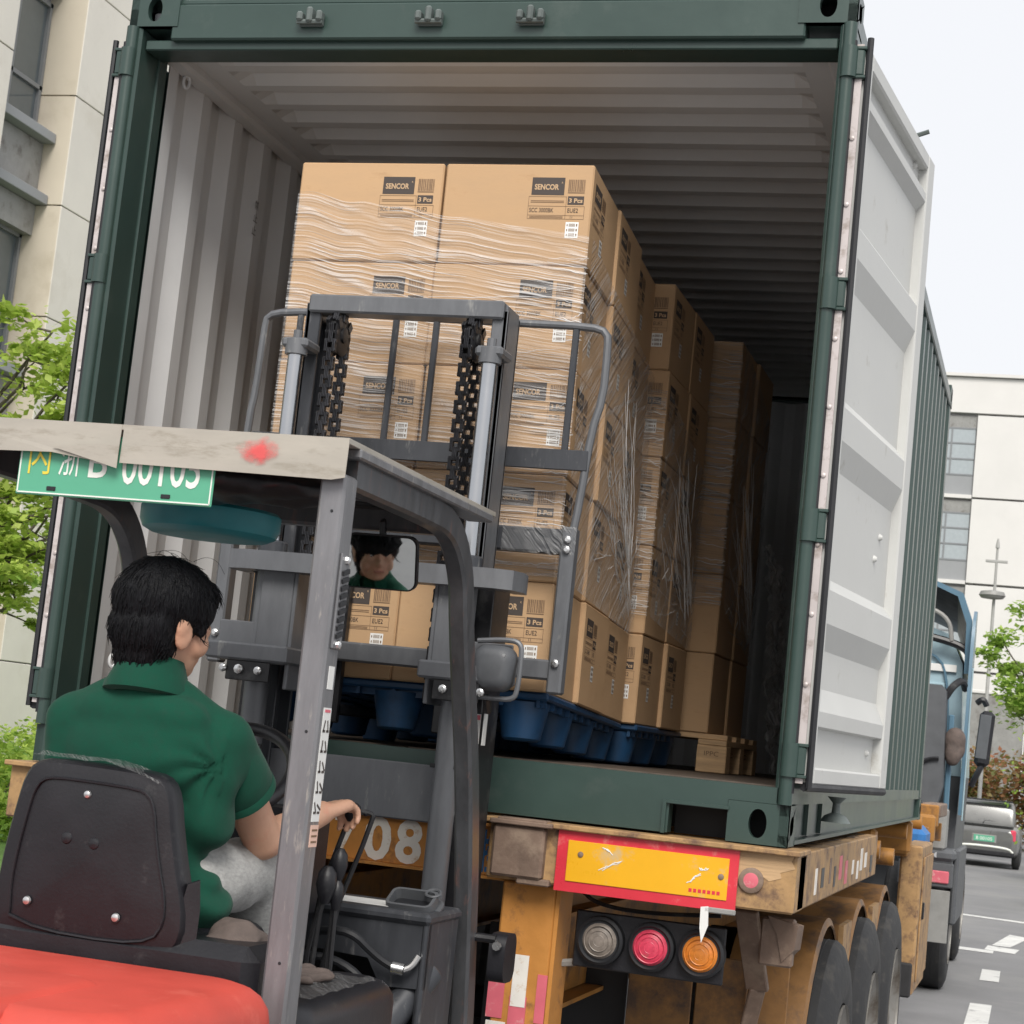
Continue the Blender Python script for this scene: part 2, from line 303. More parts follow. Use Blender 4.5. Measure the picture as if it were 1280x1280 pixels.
    def sweep(s, prof, pts, side, mi=0):
        """closed 2-d profile (along side, along normal) carried along a path"""
        P = [Vector(p) for p in pts]; sd_ = Vector(side).normalized(); V = []; F = []; n = len(prof); m = len(P)
        for k in range(m):
            t = (P[min(k + 1, m - 1)] - P[max(k - 1, 0)]).normalized(); nn = sd_.cross(t).normalized()
            for a, b in prof: V.append(P[k] + sd_ * a + nn * b)
        for k in range(m - 1):
            for i in range(n): F.append((k * n + i, k * n + (i + 1) % n, (k + 1) * n + (i + 1) % n, (k + 1) * n + i))
        F.append(tuple(reversed(range(n)))); F.append(tuple((m - 1) * n + i for i in range(n)))
        return s.add(V, F, mi)
    def prism(s, poly, O, U, V_, W, mi=0):
        O = Vector(O); U = Vector(U); V_ = Vector(V_); W = Vector(W); n = len(poly)
        A = [O + U * a + V_ * b for a, b in poly]; B = [p + W for p in A]
        F = [tuple(range(n)), tuple(reversed(range(n, 2 * n)))] + [(i, i + n, (i + 1) % n + n, (i + 1) % n) for i in range(n)]
        if U.cross(V_).dot(W) > 0: F = [tuple(reversed(f)) for f in F]
        return s.add(A + B, F, mi)
    def ring_plate(s, O, U, V_, W, outer, inner, mi=0, floor_mi=None):
        """plate with a hole: outer and inner outlines with as many points each, extruded by W"""
        O = Vector(O); U = Vector(U); V_ = Vector(V_); W = Vector(W); n = len(outer)
        L4 = [[O + U * a + V_ * b for a, b in outer], [O + U * a + V_ * b for a, b in inner], [O + U * a + V_ * b + W for a, b in inner], [O + U * a + V_ * b + W for a, b in outer]]
        F = []
        for k in range(4):
            k2 = (k + 1) % 4
            for i in range(n): F.append((k * n + i, k2 * n + i, k2 * n + (i + 1) % n, k * n + (i + 1) % n))
        if U.cross(V_).dot(W) > 0: F = [tuple(reversed(f)) for f in F]
        s.add(sum(L4, []), F, mi)
        if floor_mi is not None: s.add(L4[2], [tuple(range(n))], floor_mi)
        return s
    def text(s, st, O, U, V_, h, wd=None, bold=0., mi=0):
        vv, ff, asp = get_text(st, bold); wd = h * asp if wd is None else wd; O = Vector(O); U = Vector(U); V_ = Vector(V_)
        return s.add([O + U * (a * wd) + V_ * (b * h) for a, b in vv], ff, mi)
    def rect(s, O, U, V_, a, b, mi=0):
        O = Vector(O); U = Vector(U) * a; V_ = Vector(V_) * b
        return s.add([O, O + U, O + U + V_, O + V_], [(0, 1, 2, 3)], mi)
    def grid(s, nu, nv, fn, mi=0, uvf=None):
        n0 = len(s.v); V = [fn(i / (nu - 1), j / (nv - 1)) for j in range(nv) for i in range(nu)]
        F = [(j * nu + i, j * nu + i + 1, (j + 1) * nu + i + 1, (j + 1) * nu + i) for j in range(nv - 1) for i in range(nu - 1)]
        s.add(V, F, mi)
        if uvf:
            if s.uv is None: s.uv = {}
            for j in range(nv):
                for i in range(nu): s.uv[n0 + j * nu + i] = uvf(i / (nu - 1), j / (nv - 1))
        return s
    def mesh(s, name, mats, smooth=35):
        me = bpy.data.meshes.new(name); me.from_pydata([tuple(v) for v in s.v], [], s.f)
        for m in (mats if isinstance(mats, (list, tuple)) else [mats]): me.materials.append(m)
        me.polygons.foreach_set('material_index', s.m)
        if s.uv is not None:
            ul = me.uv_layers.new(name='UVMap')
            for lp in me.loops: ul.data[lp.index].uv = s.uv.get(lp.vertex_index, (0, 0))
        if smooth:
            me.polygons.foreach_set('use_smooth', [True] * len(me.polygons)); me.set_sharp_from_angle(angle=R(smooth))
        me.update(); return me
    def build(s, name, mats, parent=None, label=None, cat=None, group=None, kind=None, smooth=35, loc=None):
        o = bpy.data.objects.new(name, s.mesh(name, mats, smooth)); col.objects.link(o)
        if loc is not None: o.location = loc
        o.parent = parent; tag(o, label, cat, group, kind); return o
def tag(o, label=None, cat=None, group=None, kind=None):
    if label: o['label'] = label
    if cat: o['category'] = cat
    if group: o['group'] = group
    if kind: o['kind'] = kind
    return o
def thing(name, label, cat, group=None, loc=(0, 0, 0)):
    o = bpy.data.objects.new(name, None); col.objects.link(o); o.location = loc; o.empty_display_size = .1
    return tag(o, label, cat, group)
def copy_tree(o, parent=None):
    c = o.copy(); col.objects.link(c); c.parent = parent
    for ch in list(o.children): copy_tree(ch, c)
    return c
def rrect(w_, h_, r, n=4, cx=0., cy=0.):
    P = []
    for qx, qy, a0 in ((1, 1, 0), (-1, 1, 90), (-1, -1, 180), (1, -1, 270)):
        for i in range(n + 1):
            a = R(a0 + 90 * i / n); P.append((cx + qx * (w_ / 2 - r) + r * math.cos(a), cy + qy * (h_ / 2 - r) + r * math.sin(a)))
    return P
def arc(c, r, a0, a1, n, U, V_):
    c = Vector(c); U = Vector(U); V_ = Vector(V_)
    return [c + U * (r * math.cos(R(a0 + (a1 - a0) * i / n))) + V_ * (r * math.sin(R(a0 + (a1 - a0) * i / n))) for i in range(n + 1)]
def smoothpath(pts, it=2):
    P = [Vector(p) for p in pts]
    for _ in range(it):
        Q = [P[0]]
        for a, b in zip(P[:-1], P[1:]): Q += [a * .75 + b * .25, a * .25 + b * .75]
        P = Q + [P[-1]]
    return P
def blob(prims, voxel, smooth_it=6, name='b'):
    """one continuous surface from tapered capsules ('c', p0, p1, r0, r1) and ellipsoids ('e', centre, radii, euler)"""
    mb = MB()
    for p in prims:
        if p[0] == 'c':
            p0, p1 = Vector(p[1]), Vector(p[2]); r0, r1 = p[3], p[4]; ax = (p1 - p0); l = ax.length; ax.normalize(); prof = []
            for i in range(7): a = R(-88 + 88 * i / 6); prof.append((r0 * math.sin(a), r0 * math.cos(a)))
            for i in range(7): a = R(88 * i / 6); prof.append((l + r1 * math.sin(a), r1 * math.cos(a)))
            mb.lathe(p0, ax, prof, 20)
        else:
            c = Vector(p[1]); Rm = Euler(p[3]).to_matrix() if len(p) > 3 else Matrix.Identity(3); V = []; n = 20; F = []
            pf = [(-math.cos(math.pi * (i + .06) / 14.12), math.sin(math.pi * (i + .06) / 14.12)) for i in range(15)]
            for h, r in pf:
                for i in range(n): a = 2 * math.pi * i / n; V.append(c + Rm @ Vector((p[2][0] * r * math.cos(a), p[2][1] * r * math.sin(a), p[2][2] * h)))
            for k in range(14):
                for i in range(n): F.append((k * n + i, k * n + (i + 1) % n, (k + 1) * n + (i + 1) % n, (k + 1) * n + i))
            F.append(tuple(reversed(range(n)))); F.append(tuple(14 * n + i for i in range(n))); mb.add(V, F)
    me = mb.mesh('tmp', [], 0); o = bpy.data.objects.new('tmp', me); col.objects.link(o)
    rm = o.modifiers.new('r', 'REMESH'); rm.mode = 'VOXEL'; rm.voxel_size = voxel
    if smooth_it: sm = o.modifiers.new('s', 'SMOOTH'); sm.iterations = smooth_it; sm.factor = .5
    dg = bpy.context.evaluated_depsgraph_get(); dg.update()
    res = bpy.data.meshes.new_from_object(o.evaluated_get(dg)); bpy.data.objects.remove(o); bpy.data.meshes.remove(me)
    res.polygons.foreach_set('use_smooth', [True] * len(res.polygons)); res.name = name
    return res
def meshobj(name, me, m, parent=None):
    me.materials.clear(); me.materials.append(m); o = bpy.data.objects.new(name, me); col.objects.link(o); o.parent = parent; return o
X, Y, Z = Vector((1, 0, 0)), Vector((0, 1, 0)), Vector((0, 0, 1))
# ================================================================== ground and road
MB().add([(-300, -80, GZ), (300, -80, GZ), (300, 900, GZ), (-300, 900, GZ)], [(0, 1, 2, 3)]).build('ground', ASPH, kind='structure')
MB().box((-13, 60, GZ + .03), (14, 120, .10)).build('lawn', GRASS, kind='structure')
MB().box((-5.9, 60, GZ + .055), (.16, 120, .15), .02).build('kerb', CONC, kind='structure')
def marking(poly, lab):
    MB().add([(x, y, GZ + .004) for x, y in poly], [tuple(range(len(poly)))]).build('road_marking', MARKW, None, kind='structure')
for y0, y1 in ((9.0, 10.55), (12.5, 13.6), (6.0, 7.5)): marking([(1.46, y0), (1.63, y0), (1.62, y1), (1.45, y1)], 0)
marking([(.6, 15.6), (1.50, 15.5), (1.50, 15.85), (.6, 15.95)], 0)
marking([(.2, 21.2), (2.3, 20.7), (2.3, 21.0), (.2, 21.5)], 0)
marking([(1.46, 16.6), (1.66, 16.6), (1.85, 18.3), (1.62, 18.5)], 0)
marking([(1.40, 15.9), (1.72, 15.8), (1.76, 16.4), (1.42, 16.5)], 0)

# ================================================================== shipping container (20 ft)
HW, HH, LEN = 1.219, 2.591, 6.058
cont = thing('shipping_container', 'dark green steel shipping container with both rear doors swung open, carried on the trailer', 'container')
# corrugated walls
def corr(n_from, n_to, pitch, depth, fl=.26, sl=.24):
    P = []; t = n_from
    while t < n_to:
        for a, d in ((0, 0), (fl, 0), (fl + sl, depth), (2 * fl + sl, depth)): P.append((min(n_to, t + a * pitch), d))
        t += pitch
    P.append((n_to, 0)); return P
def wallmesh(name, side):
    prof = corr(.22, 5.86, .278, .036)
    mb = MB(); n = len(prof); x0 = 1.166
    V = [(side * (x0 + .002 - 0 + d - .036 + .0), y, z) for z in (.16, 2.47) for y, d in prof] + [(side * (x0 + .006 + d - .036 + .0), y, z) for z in (.16, 2.47) for y, d in prof]
    V = [(v[0] + side * .036, v[1], v[2]) for v in V]
    F1 = [(i, i + 1, n + i + 1, n + i) for i in range(n - 1)]; F2 = [(2 * n + i, 3 * n + i, 3 * n + i + 1, 2 * n + i + 1) for i in range(n - 1)]
    mb.add(V, F1, 0); mb.f += F2; mb.m += [1] * len(F2)
    return mb.build(name, [INNER, GREEN], cont, smooth=20)
wallmesh('side_wall', -1); wallmesh('side_wall', 1)
prof = corr(-1.15, 1.15, .25, .04); n = len(prof); mb = MB()
mb.add([(x, 5.93 + d, z) for z in (.16, 2.47) for x, d in prof], [(i, n + i, n + i + 1, i + 1) for i in range(n - 1)], 0)
mb.add([(x, 5.935 + d, z) for z in (.16, 2.47) for x, d in prof], [(i, i + 1, n + i + 1, n + i) for i in range(n - 1)], 1)
mb.build('front_wall', [INNER, GREEN], cont, smooth=20)
prof = corr(.12, 5.92, .195, .030, .27, .23); n = len(prof); mb = MB()
xs = [(-1.17, 0), (-1.02, 0), (-.97, 1), (.97, 1), (1.02, 0), (1.17, 0)]; k = len(xs)
mb.add([(x, y, 2.455 + d * q) for y, d in prof for x, q in xs], [(i * k + j, (i + 1) * k + j, (i + 1) * k + j + 1, i * k + j + 1) for i in range(n - 1) for j in range(k - 1)], 0)
mb.add([(x, y, 2.459 + d * q) for y, d in prof for x, q in xs], [(i * k + j, i * k + j + 1, (i + 1) * k + j + 1, (i + 1) * k + j) for i in range(n - 1) for j in range(k - 1)], 1)
mb.build('roof', [INNER, GREEN], cont, smooth=20)
# floor of plywood sheets
for i in range(5):
    for sx in (-1, 1): MB().box((sx * .583, .12 + 1.165 * (i + .5), .155), (1.158, 1.16, .03), .002).build('floor_board', FLOORW, cont)
mb = MB()
for i in range(14): mb.box((0, .4 + .42 * i, .07), (2.3, .05, .12))
mb.build('floor_crossmember', UNDER, cont)
# rails
for s in (-1, 1):
    MB().box((s * 1.192, 3.03, 2.505), (.052, 5.75, .075), .006).build('top_side_rail', GREEN, cont)
    m2 = MB().box((s * 1.205, 3.03, .145), (.012, 5.75, .05)); m2.box((s * 1.187, 3.03, .085), (.01, 5.75, .16)).box((s * 1.203, 3.03, .010), (.035, 5.75, .012))
    for yy in (.62, 1.0): m2.box((s * 1.199, yy, .08), (.012, .09, .12))
    m2.build('bottom_side_rail', GREEN, cont)
    MB().box((s * 1.148, 3.03, 2.445), (.075, 5.72, .05), .012).build('roof_cove', INNER, cont)
    # front posts
    MB().box((s * 1.165, 5.98, 1.3), (.10, .14, 2.36), .01).build('front_post', GREEN, cont)
    # rear posts: a deep J-section with a rounded hinge edge
    po = MB().box((s * 1.194, .10, 1.295), (.046, .20, 2.36), .008); po.box((s * 1.172, .165, 1.295), (.018, .06, 2.36), .004)
    po.cyl((s * 1.203, -.002, .12), (s * 1.203, -.002, 2.47), .021, n=14); po.build('rear_post', GREEN, cont)
MB().box((0, 5.98, .08), (2.2, .12, .16)).build('front_beam', GREEN, cont); MB().box((0, 5.98, 2.5), (2.2, .12, .12)).build('front_beam', GREEN, cont)
# door header and sill
hd = MB().box((0, .05, 2.490), (2.13, .10, .125), .006); hd.box((0, .06, 2.418), (2.33, .07, .035), .004); hd.box((0, .12, 2.43), (2.33, .06, .05)); hd.box((0, .035, 2.563), (2.1, .05, .02), .004)
hd.build('door_header', GREEN, cont)
zt = .167
sp = [(-1.05, zt), (1.215, zt), (1.215, .119), (1.04, .119), (1.04, .088), (.868, .088), (.868, .004), (-.868, .004), (-.868, .088), (-1.04, .088), (-1.04, .119), (-1.05, .119)]
sp[0] = (-1.215, zt); sp[-1] = (-1.215, .119)
MB().prism(sp, (0, 0, 0), X, Z, (0, .06, 0)).box((0, .10, zt - .008), (2.36, .14, .012)).build('door_sill', GREEN, cont)
for s in (-1, 1):
    fr = MB()
    fr.prism([(s * .850, .002), (s * .850, .099), (s * 1.045, .099), (s * 1.045, .090), (s * .861, .090), (s * .861, .002)], (0, -.012, 0), X, Z, (0, .03, 0)); fr.build('pocket_rim', GREEN, cont)
    MB().box((s * .95, .16, .045), (.18, .01, .09)).build('pocket_back', UNDER, cont)
# corner castings with oval holes
OV = [(.045 * (1 if math.cos(a) > 0 else -1) * abs(math.cos(a)) ** .9 * .62, .040 * math.sin(a)) for a in [2 * math.pi * i / 20 for i in range(20)]]
def sqr(w_, h_, n=20):
    P = []
    for i in range(n):
        a = 2 * math.pi * i / n; c, s_ = math.cos(a), math.sin(a); q = max(abs(c) / (w_ / 2), abs(s_) / (h_ / 2)); P.append((c / q, s_ / q))
    return P
def casting(sx, yy, z0, ydir):
    mb = MB(); cx = sx * (HW - .089); cz = z0 + .059
    so = sqr(.178, .118)
    so = [(math.copysign(.089, a) if abs(abs(a) - .089) < .03 and abs(abs(b) - .059) < .02 else a, math.copysign(.059, b) if abs(abs(a) - .089) < .03 and abs(abs(b) - .059) < .02 else b) for a, b in so]
    mb.ring_plate((cx, yy, cz), X, Z, Y * (.028 * ydir), so, [(a * .95, b * 1.05) for a, b in OV])
    si = [(a * .162 / .178, b) for a, b in so]
    mb.ring_plate((sx * HW, yy + ydir * .081, cz), Y, Z, X * (-.028 * sx), si, [(b * 1.0, a * 1.0) for a, b in OV])
    mb.box((cx - sx * .02, yy + ydir * .15, cz), (.12, .02, .11), mi=1); mb.box((cx - sx * .085, yy + ydir * .085, cz), (.008, .14, .115), mi=1)
    for zz in (-1, 1): mb.box((cx, yy + ydir * .081, cz + zz * .055), (.176, .158, .008))
    return mb.build('corner_casting', [GREEN, UNDER], cont)
for sx in (-1, 1):
    for z0 in (0.0, HH - .118): casting(sx, -.004, z0, 1); casting(sx, LEN, z0, -1)
# lock keepers on the header
for kx in (-.555, -.144, .196):
    kb = MB().box((kx, -.006, 2.478), (.085, .014, .022), .004)
    for dx, hz in ((-.034, .032), (.0, .052), (.034, .036)): kb.box((kx + dx, -.022, 2.486 + hz * .25), (.022, .036, hz), .006)
    kb.cyl((kx - .045, -.022, 2.478), (kx + .045, -.022, 2.478), .009, n=8); kb.build('lock_keeper', STEELG, cont)
# hinges
for s in (-1, 1):
    for zz in (2.345, 1.63, .935, .25):
        h = MB().cyl((s * 1.207, -.006, zz - .048), (s * 1.207, -.006, zz + .048), .026, n=14); h.bar((s * 1.21, .0, zz), (s * 1.252, .005, zz), .03, .085, .006, up=(0, 0, 1))
        h.box((s * 1.238, .002, zz + .045), (.04, .03, .010), .002).box((s * 1.238, .002, zz - .045), (.04, .03, .010), .002)
        h.build('hinge', GREEN, cont)
# lashing rings and marks inside
for s, yy, zz in ((-1, .33, 2.40), (-1, .33, 1.0), (-1, .33, .35), (1, .33, .35)):
    MB().tube(arc((s * 1.155, yy, zz), .022, 0, 360, 14, Y * .5 + X * .3, Z)[:-1], .006, 6, closed=True).build('lashing_ring', INNER, cont)
MB().tube(arc((1.145, 3.9, 1.45), .09, 0, 360, 22, Y, Z)[:-1], .005, 6, closed=True).build('lashing_ring', BOLT, cont)
lt = MB()
for q in range(3): lt.text('禁' if q == 0 else '止', (-1.160, 1.02, 2.15 - .05 * q), Y, Z, .035, mi=0)
lt.build('wall_stencil', INK, cont, smooth=0)
# doors: built in the plane u (from hinge) x z, inner face outwards, swung back along the sides
def door(s, ang):
    U = Vector((s * math.sin(R(ang)), math.cos(R(ang)), 0)); Nn = Vector((s * math.cos(R(ang)), -math.sin(R(ang)), 0))   # Nn: out of the inner face
    O = Vector((s * 1.262, .012, 0)); W_ = 1.135; z0, z1 = .185, 2.405; T = .045
    d = bpy.data.objects.new('door', None); col.objects.link(d); d.parent = cont
    d['label'] = 'open door with pale inner face, folded back along the side wall'
    fr = MB(); Rm = Matrix((U, Nn, Z)).transposed()
    def bx(u0, u1, za, zb, n0, n1, b=.006, mi=0, m_=None): (m_ or fr).box(O + U * ((u0 + u1) / 2) + Nn * ((n0 + n1) / 2) + Z * ((za + zb) / 2), (abs(u1 - u0), abs(n1 - n0), zb - za), b, Rm, mi)
    bx(0, .075, z0, z1, -T, 0); bx(W_ - .105, W_, z0, z1, -T, 0); bx(.075, W_ - .105, z1 - .055, z1, -T, -.001); bx(.075, W_ - .105, z0, z0 + .05, -T, -.001)
    fr.build('door_frame', DOORW, d)
    # horizontally corrugated panel
    zs = [z0 + .05]; dp = [-.042]; ribs = [(2.20, 2.28), (1.66, 1.80), (1.14, 1.28), (.60, .74)]
    P = [(z0 + .05, -.046), (.352, -.046), (.355, -.010), (.39, -.006)]
    for za, zb in reversed(ribs): P += [(za - .075, -.046 if za > .7 else -.030), (za, -.004), (zb, -.004), (zb + .04 if za < 2 else zb + .03, -.046)]
    P += [(z1 - .055, -.046)]
    P = [(.235, -.034), (.350, -.034), (.356, -.006), (.40, -.004), (.47, -.034), (.585, -.034), (.66, -.004), (.76, -.004), (.80, -.034), (1.13, -.034), (1.21, -.004), (1.31, -.004), (1.35, -.034), (1.69, -.034), (1.77, -.004), (1.86, -.004), (1.90, -.034), (2.20, -.034), (2.235, -.004), (2.265, -.004), (2.275, -.034), (z1 - .055, -.034)]
    pn = MB()
    for off, mi, flip in ((0, 0, 0), (-.006, 1, 1)):
        V = [O + U * u + Nn * (n_ + off) + Z * z_ for z_, n_ in P for u in (.074, W_ - .104)]
        F = [(2 * i, 2 * i + 1, 2 * i + 3, 2 * i + 2) for i in range(len(P) - 1)]; pn.add(V, [tuple(reversed(f)) for f in F] if flip else F, mi)
    pn.build('door_panel', [DOORW, GREEN], d, smooth=15)
    # outer skin, gasket and retaining strip along the hinge edge
    g = MB(); bx(-.030, W_ + .012, z0 - .02, z1 + .02, -T - .012, -T - .002, .004, 0, g); g.build('outer_frame', GREEN, d)
    g = MB(); g.tube([O + U * -.004 + Nn * .004 + Z * (z0 - .012), O + U * -.006 + Nn * .004 + Z * (z1 + .02)], .010, 8); g.tube([O + U * -.020 + Nn * -.045 + Z * (z0 - .03), O + U * -.020 + Nn * -.045 + Z * (z1 + .01)], .012, 8)
    g.tube([O + U * .0 + Nn * -.01 + Z * (z0 - .008), O + U * W_ + Nn * -.01 + Z * (z0 - .008)], .013, 8); g.build('gasket', RUBBER, d)
    g = MB(); bx(-.016, -.010, z0, z1, -.040, -.012, .001, 0, g)
    g.build('gasket_strip', GSTRIP, d)
    for i in range(11): c = O + U * -.016 + Nn * -.026 + Z * (z0 + .08 + i * .205); MB().lathe(c, -U, [(0, .008), (.004, .007), (.006, .003)], 10).build('rivet', GSTRIP, d)
    for u, zz in ((.93, 2.335), (.92, .30), (.86, 1.02), (.80, .94)): MB().lathe(O + U * u + Nn * -.046 + Z * zz, Nn, [(0, .013), (.016, .012), (.024, .006)], 12).build('bolt', DOORW, d)
    ho = MB(); ho.tube([O + U * (W_ - .25) + Nn * -.06 + Z * (z1 + .01), O + U * (W_ - .25) + Nn * .02 + Z * (z1 + .035)], .008, 6); ho.build('door_hook', STEELG, d)
    ho = MB(); c = O + U * .62 + Nn * -.05 + Z * .09; ho.lathe(c + Z * .06, -Z, [(0, .03), (.02, .012), (.05, .014), (.06, .035), (.08, .05)], 12); ho.build('door_holder', STEELG, d)
    return d
door(1, 6.7); door(-1, 0.8)

# ================================================================== cartons
CW, CD, CH = .490, .432, .334
def carton_mesh():
    mb = MB().box((0, 0, CH / 2), (CW - .004, CD - .004, CH - .002), .005)
    # flap joint on the top
    mb.box((0, 0, CH - .0008), (CW - .02, .003, .0016), 0)
    return mb.mesh('carton', [CARD])
def print_on(mb, O, U, V_, fw):
    """O: top right corner of the face, U towards the left, V_ down (so u grows to the left)"""
    N_ = (-U).cross(-V_) if False else U.cross(V_) * -1
    N_ = (-U).cross(-V_ * 1.0); N_ = -N_ if N_.dot(O - Vector((0, 0, CH / 2))) < 0 else N_
    e = .0008
    def P(a, b, l=0): return O - U * (.0) + (-U) * (-(a)) * -1 + V_ * b + N_ * (e + l * .0006) if False else O + U * a + V_ * b + N_ * (e + l * .0006)
    Rt, Up = -U, -V_
    def rc(a0, a1, b0, b1, mi, l=0): mb.rect(P(a1, b1, l), Rt, Up, a1 - a0, b1 - b0, mi)
    rc(.092, .198, .046, .104, 0); mb.text('SENCOR', P(.189, .087, 1), Rt, Up, .019, .079, .03, 2); mb.text('R', P(.102, .066, 1), Rt, Up, .006, mi=2)
    x = .026; r2 = random.Random(3)
    while x < .080: w_ = r2.choice((.0012, .0022, .0032)); rc(x, x + w_, .052, .092, 1); x += w_ + r2.choice((.0014, .0022))
    rc(.026, .080, .094, .097, 1)
    rc(.026, .078, .107, .135, 0); mb.text('3 Pcs', P(.074, .129, 1), Rt, Up, .015, .044, .03, 2)
    for b in (.1085, .140, .170, .182): rc(.082 if b < .12 else .022, .204, b, b + .0012, 1)
    for a in (.022, .082, .204): rc(a, a + .0012, .108 if a > .03 else .14, .182, 1)
    for b in (.122, .127): rc(.09, .198, b, b + .0022, 1)
    mb.text('SCC 3000BK', P(.200, .161, 1), Rt, Up, .014, .078, 0, 0); mb.text('EUE2', P(.076, .161, 1), Rt, Up, .014, .034, 0, 0); mb.text('11', P(.066, .180, 1), Rt, Up, .008, mi=0)
    for b in (.174, .178): rc(.09, .198, b, b + .0018, 1)
    rc(.036, .078, .192, .244, 3)
    for q in range(3):
        rc(.040, .044, .198 + q * .016, .206 + q * .016, 1, 1); x = .048
        while x < .068: rc(x, x + .002, .197 + q * .016, .207 + q * .016, 1, 1); x += .0034
        rc(.071, .074, .199 + q * .016, .206 + q * .016, 1, 1)
def print_mesh():
    mb = MB(); print_on(mb, Vector((CW / 2 - .002, -CD / 2 + .002, CH)), -X, -Z, CW)
    return mb.mesh('print', [INK, INK2, CPRINT, PAPER], 0)
def print_mesh_side():
    mb = MB(); print_on(mb, Vector((CW / 2 - .002, -CD / 2 + .21 + .03, CH)), -Y, -Z, CD)
    return mb.mesh('side_print', [INK, INK2, CPRINT, PAPER], 0)
CM, PM, PS = carton_mesh(), print_mesh(), print_mesh_side()
ROWN = ['bottom row', 'second row up', 'third row up', 'fourth row up', 'topmost row']
def load(Lm, where, group, jit, cols=(0, 1), seed=1, depths=3, side=1):
    r = random.Random(seed); out = []
    for d in range(depths):
        dj = jit[d % len(jit)]
        for k in cols:
            for h in range(5):
                o = bpy.data.objects.new('carton', CM); col.objects.link(o)
                M = Matrix.Translation(((k - .5) * CW + dj + r.uniform(-.006, .006), CD * (d + .5) + r.uniform(-.004, .004), CH * h)) @ Matrix.Rotation(r.uniform(-.006, .006), 4, 'Z')
                o.matrix_world = Lm @ M
                tag(o, 'cardboard carton %s, %s, %s, %s' % (where, ROWN[h], (('front layer', 'middle layer', 'rear layer') if depths == 3 else ('front layer', 'rear layer'))[d], ('driver side', 'open door side')[k]), 'carton', group)
                for nm, me in ((('print', PM), ('side_print', PS)) if side else ()):
                    c = bpy.data.objects.new(nm, me); col.objects.link(c); c.parent = o; c.location = (r.uniform(-.004, .004) if nm == 'print' else 0, r.uniform(-.004, .004) if nm != 'print' else 0, r.uniform(-.004, .003))
                out.append(o)
    return out
LA = Matrix.Translation((-.03, 0.0, .367)) @ Matrix.Rotation(.0386, 4, 'Z') @ Matrix.Rotation(-.0396, 4, 'X') @ Matrix.Rotation(-.0177, 4, 'Y')
LC = Matrix.Translation((-.035, 1.36, .325)) @ Matrix.Rotation(.004, 4, 'Z')
LD = Matrix.Translation((.070, 2.33, .33)); LE = Matrix.Translation((.02, 3.40, .325))
load(LA, 'on the raised pallet', 'cartons on the raised pallet', (0, .012, .0), seed=1)
load(LC, 'behind the raised pallet', 'cartons on the second pallet', (0, .006, -.004), seed=2, depths=2)
load(LD, 'on the wooden pallet', 'cartons on the wooden pallet', (0, .006, 0), seed=3, depths=2, side=0)
# plastic pallets with cup feet
def plastic_pallet(Lm, label, nj=4):
    p = thing('plastic_pallet', label, 'pallet', 'blue plastic pallets'); p.matrix_world = Lm
    ln_ = .17 + .37 * (nj - 1); mb = MB(); mb.box((0, .02 + ln_ / 2, -.012), (.985, ln_, .024), .006)
    for i in range(9): mb.box((-.46 + .115 * i, .02 + ln_ / 2, -.034), (.012, ln_ - .02, .024))
    for j in range(int(ln_ / .118)): mb.box((0, .06 + .118 * j, -.033), (.96, .012, .022))
    mb.build('deck', BLUEP, p)
    for i in range(3):
        for j in range(nj):
            MB().lathe((-.40 + .40 * i, .10 + .37 * j, -.03), -Z, [(0, .082), (.11, .060), (.117, .050)], 20).build('cup_foot', BLUEP, p)
    return p
plastic_pallet(LA, 'blue plastic pallet with cup feet held up on the forks')
plastic_pallet(LC, 'blue plastic pallet with cup feet standing on the floor behind the raised pallet', 3)
p = thing('wooden_pallet', 'pale wooden pallet with solid blocks under a stack of cartons', 'pallet'); p.matrix_world = LD
for j in range(4): MB().box((.02, .07 + .24 * j, -.011), (1.10, .12, .022), .002).build('deck_board', WOOD, p)
for i in range(3):
    MB().box((-.47 + .49 * i, .43, -.034), (.12, .86, .022), .002).build('stringer_board', WOOD, p)
    for j in range(3):
        b = MB().box((-.47 + .49 * i, .055 + .375 * j, -.102), (.125, .11, .112), .003); b.text('IPPC', (-.50 + .49 * i, -.0008 + .375 * j, -.09), X, Z, .02, .06, mi=1); b.build('block', [WOOD, INK2], p)
# stretch film
def film(Lm, name, label, parts_, m, group=None):
    t = thing(name, label, 'stretch film', group); t.matrix_world = Lm
    for nm, nu, nv, fn, uvf, mm in parts_: MB().grid(nu, nv, fn, uvf=uvf).build(nm, mm, t, smooth=60)
    return t
def folds(t, lines, seed):
    r = random.Random(seed); mb = MB()
    for p0, p1, rad in lines:
        p0, p1 = Vector(p0), Vector(p1); m = 6; P = [p0.lerp(p1, i / m) + Vector((0, r.uniform(-1, 1), r.uniform(-1, 1))) * .004 * (0 < i < m) for i in range(m + 1)]; mb.tube(P, [rad * (.35 + .65 * math.sin(math.pi * (i + .3) / (m + .6))) for i in range(m + 1)], 5)
    mb.build('film_folds', FOLD, t, kind='stuff')
def wob(a, b, s, amp): return mnoise.noise(Vector((a * 1.5, b * 14, s))) * amp
H5 = 5 * CH
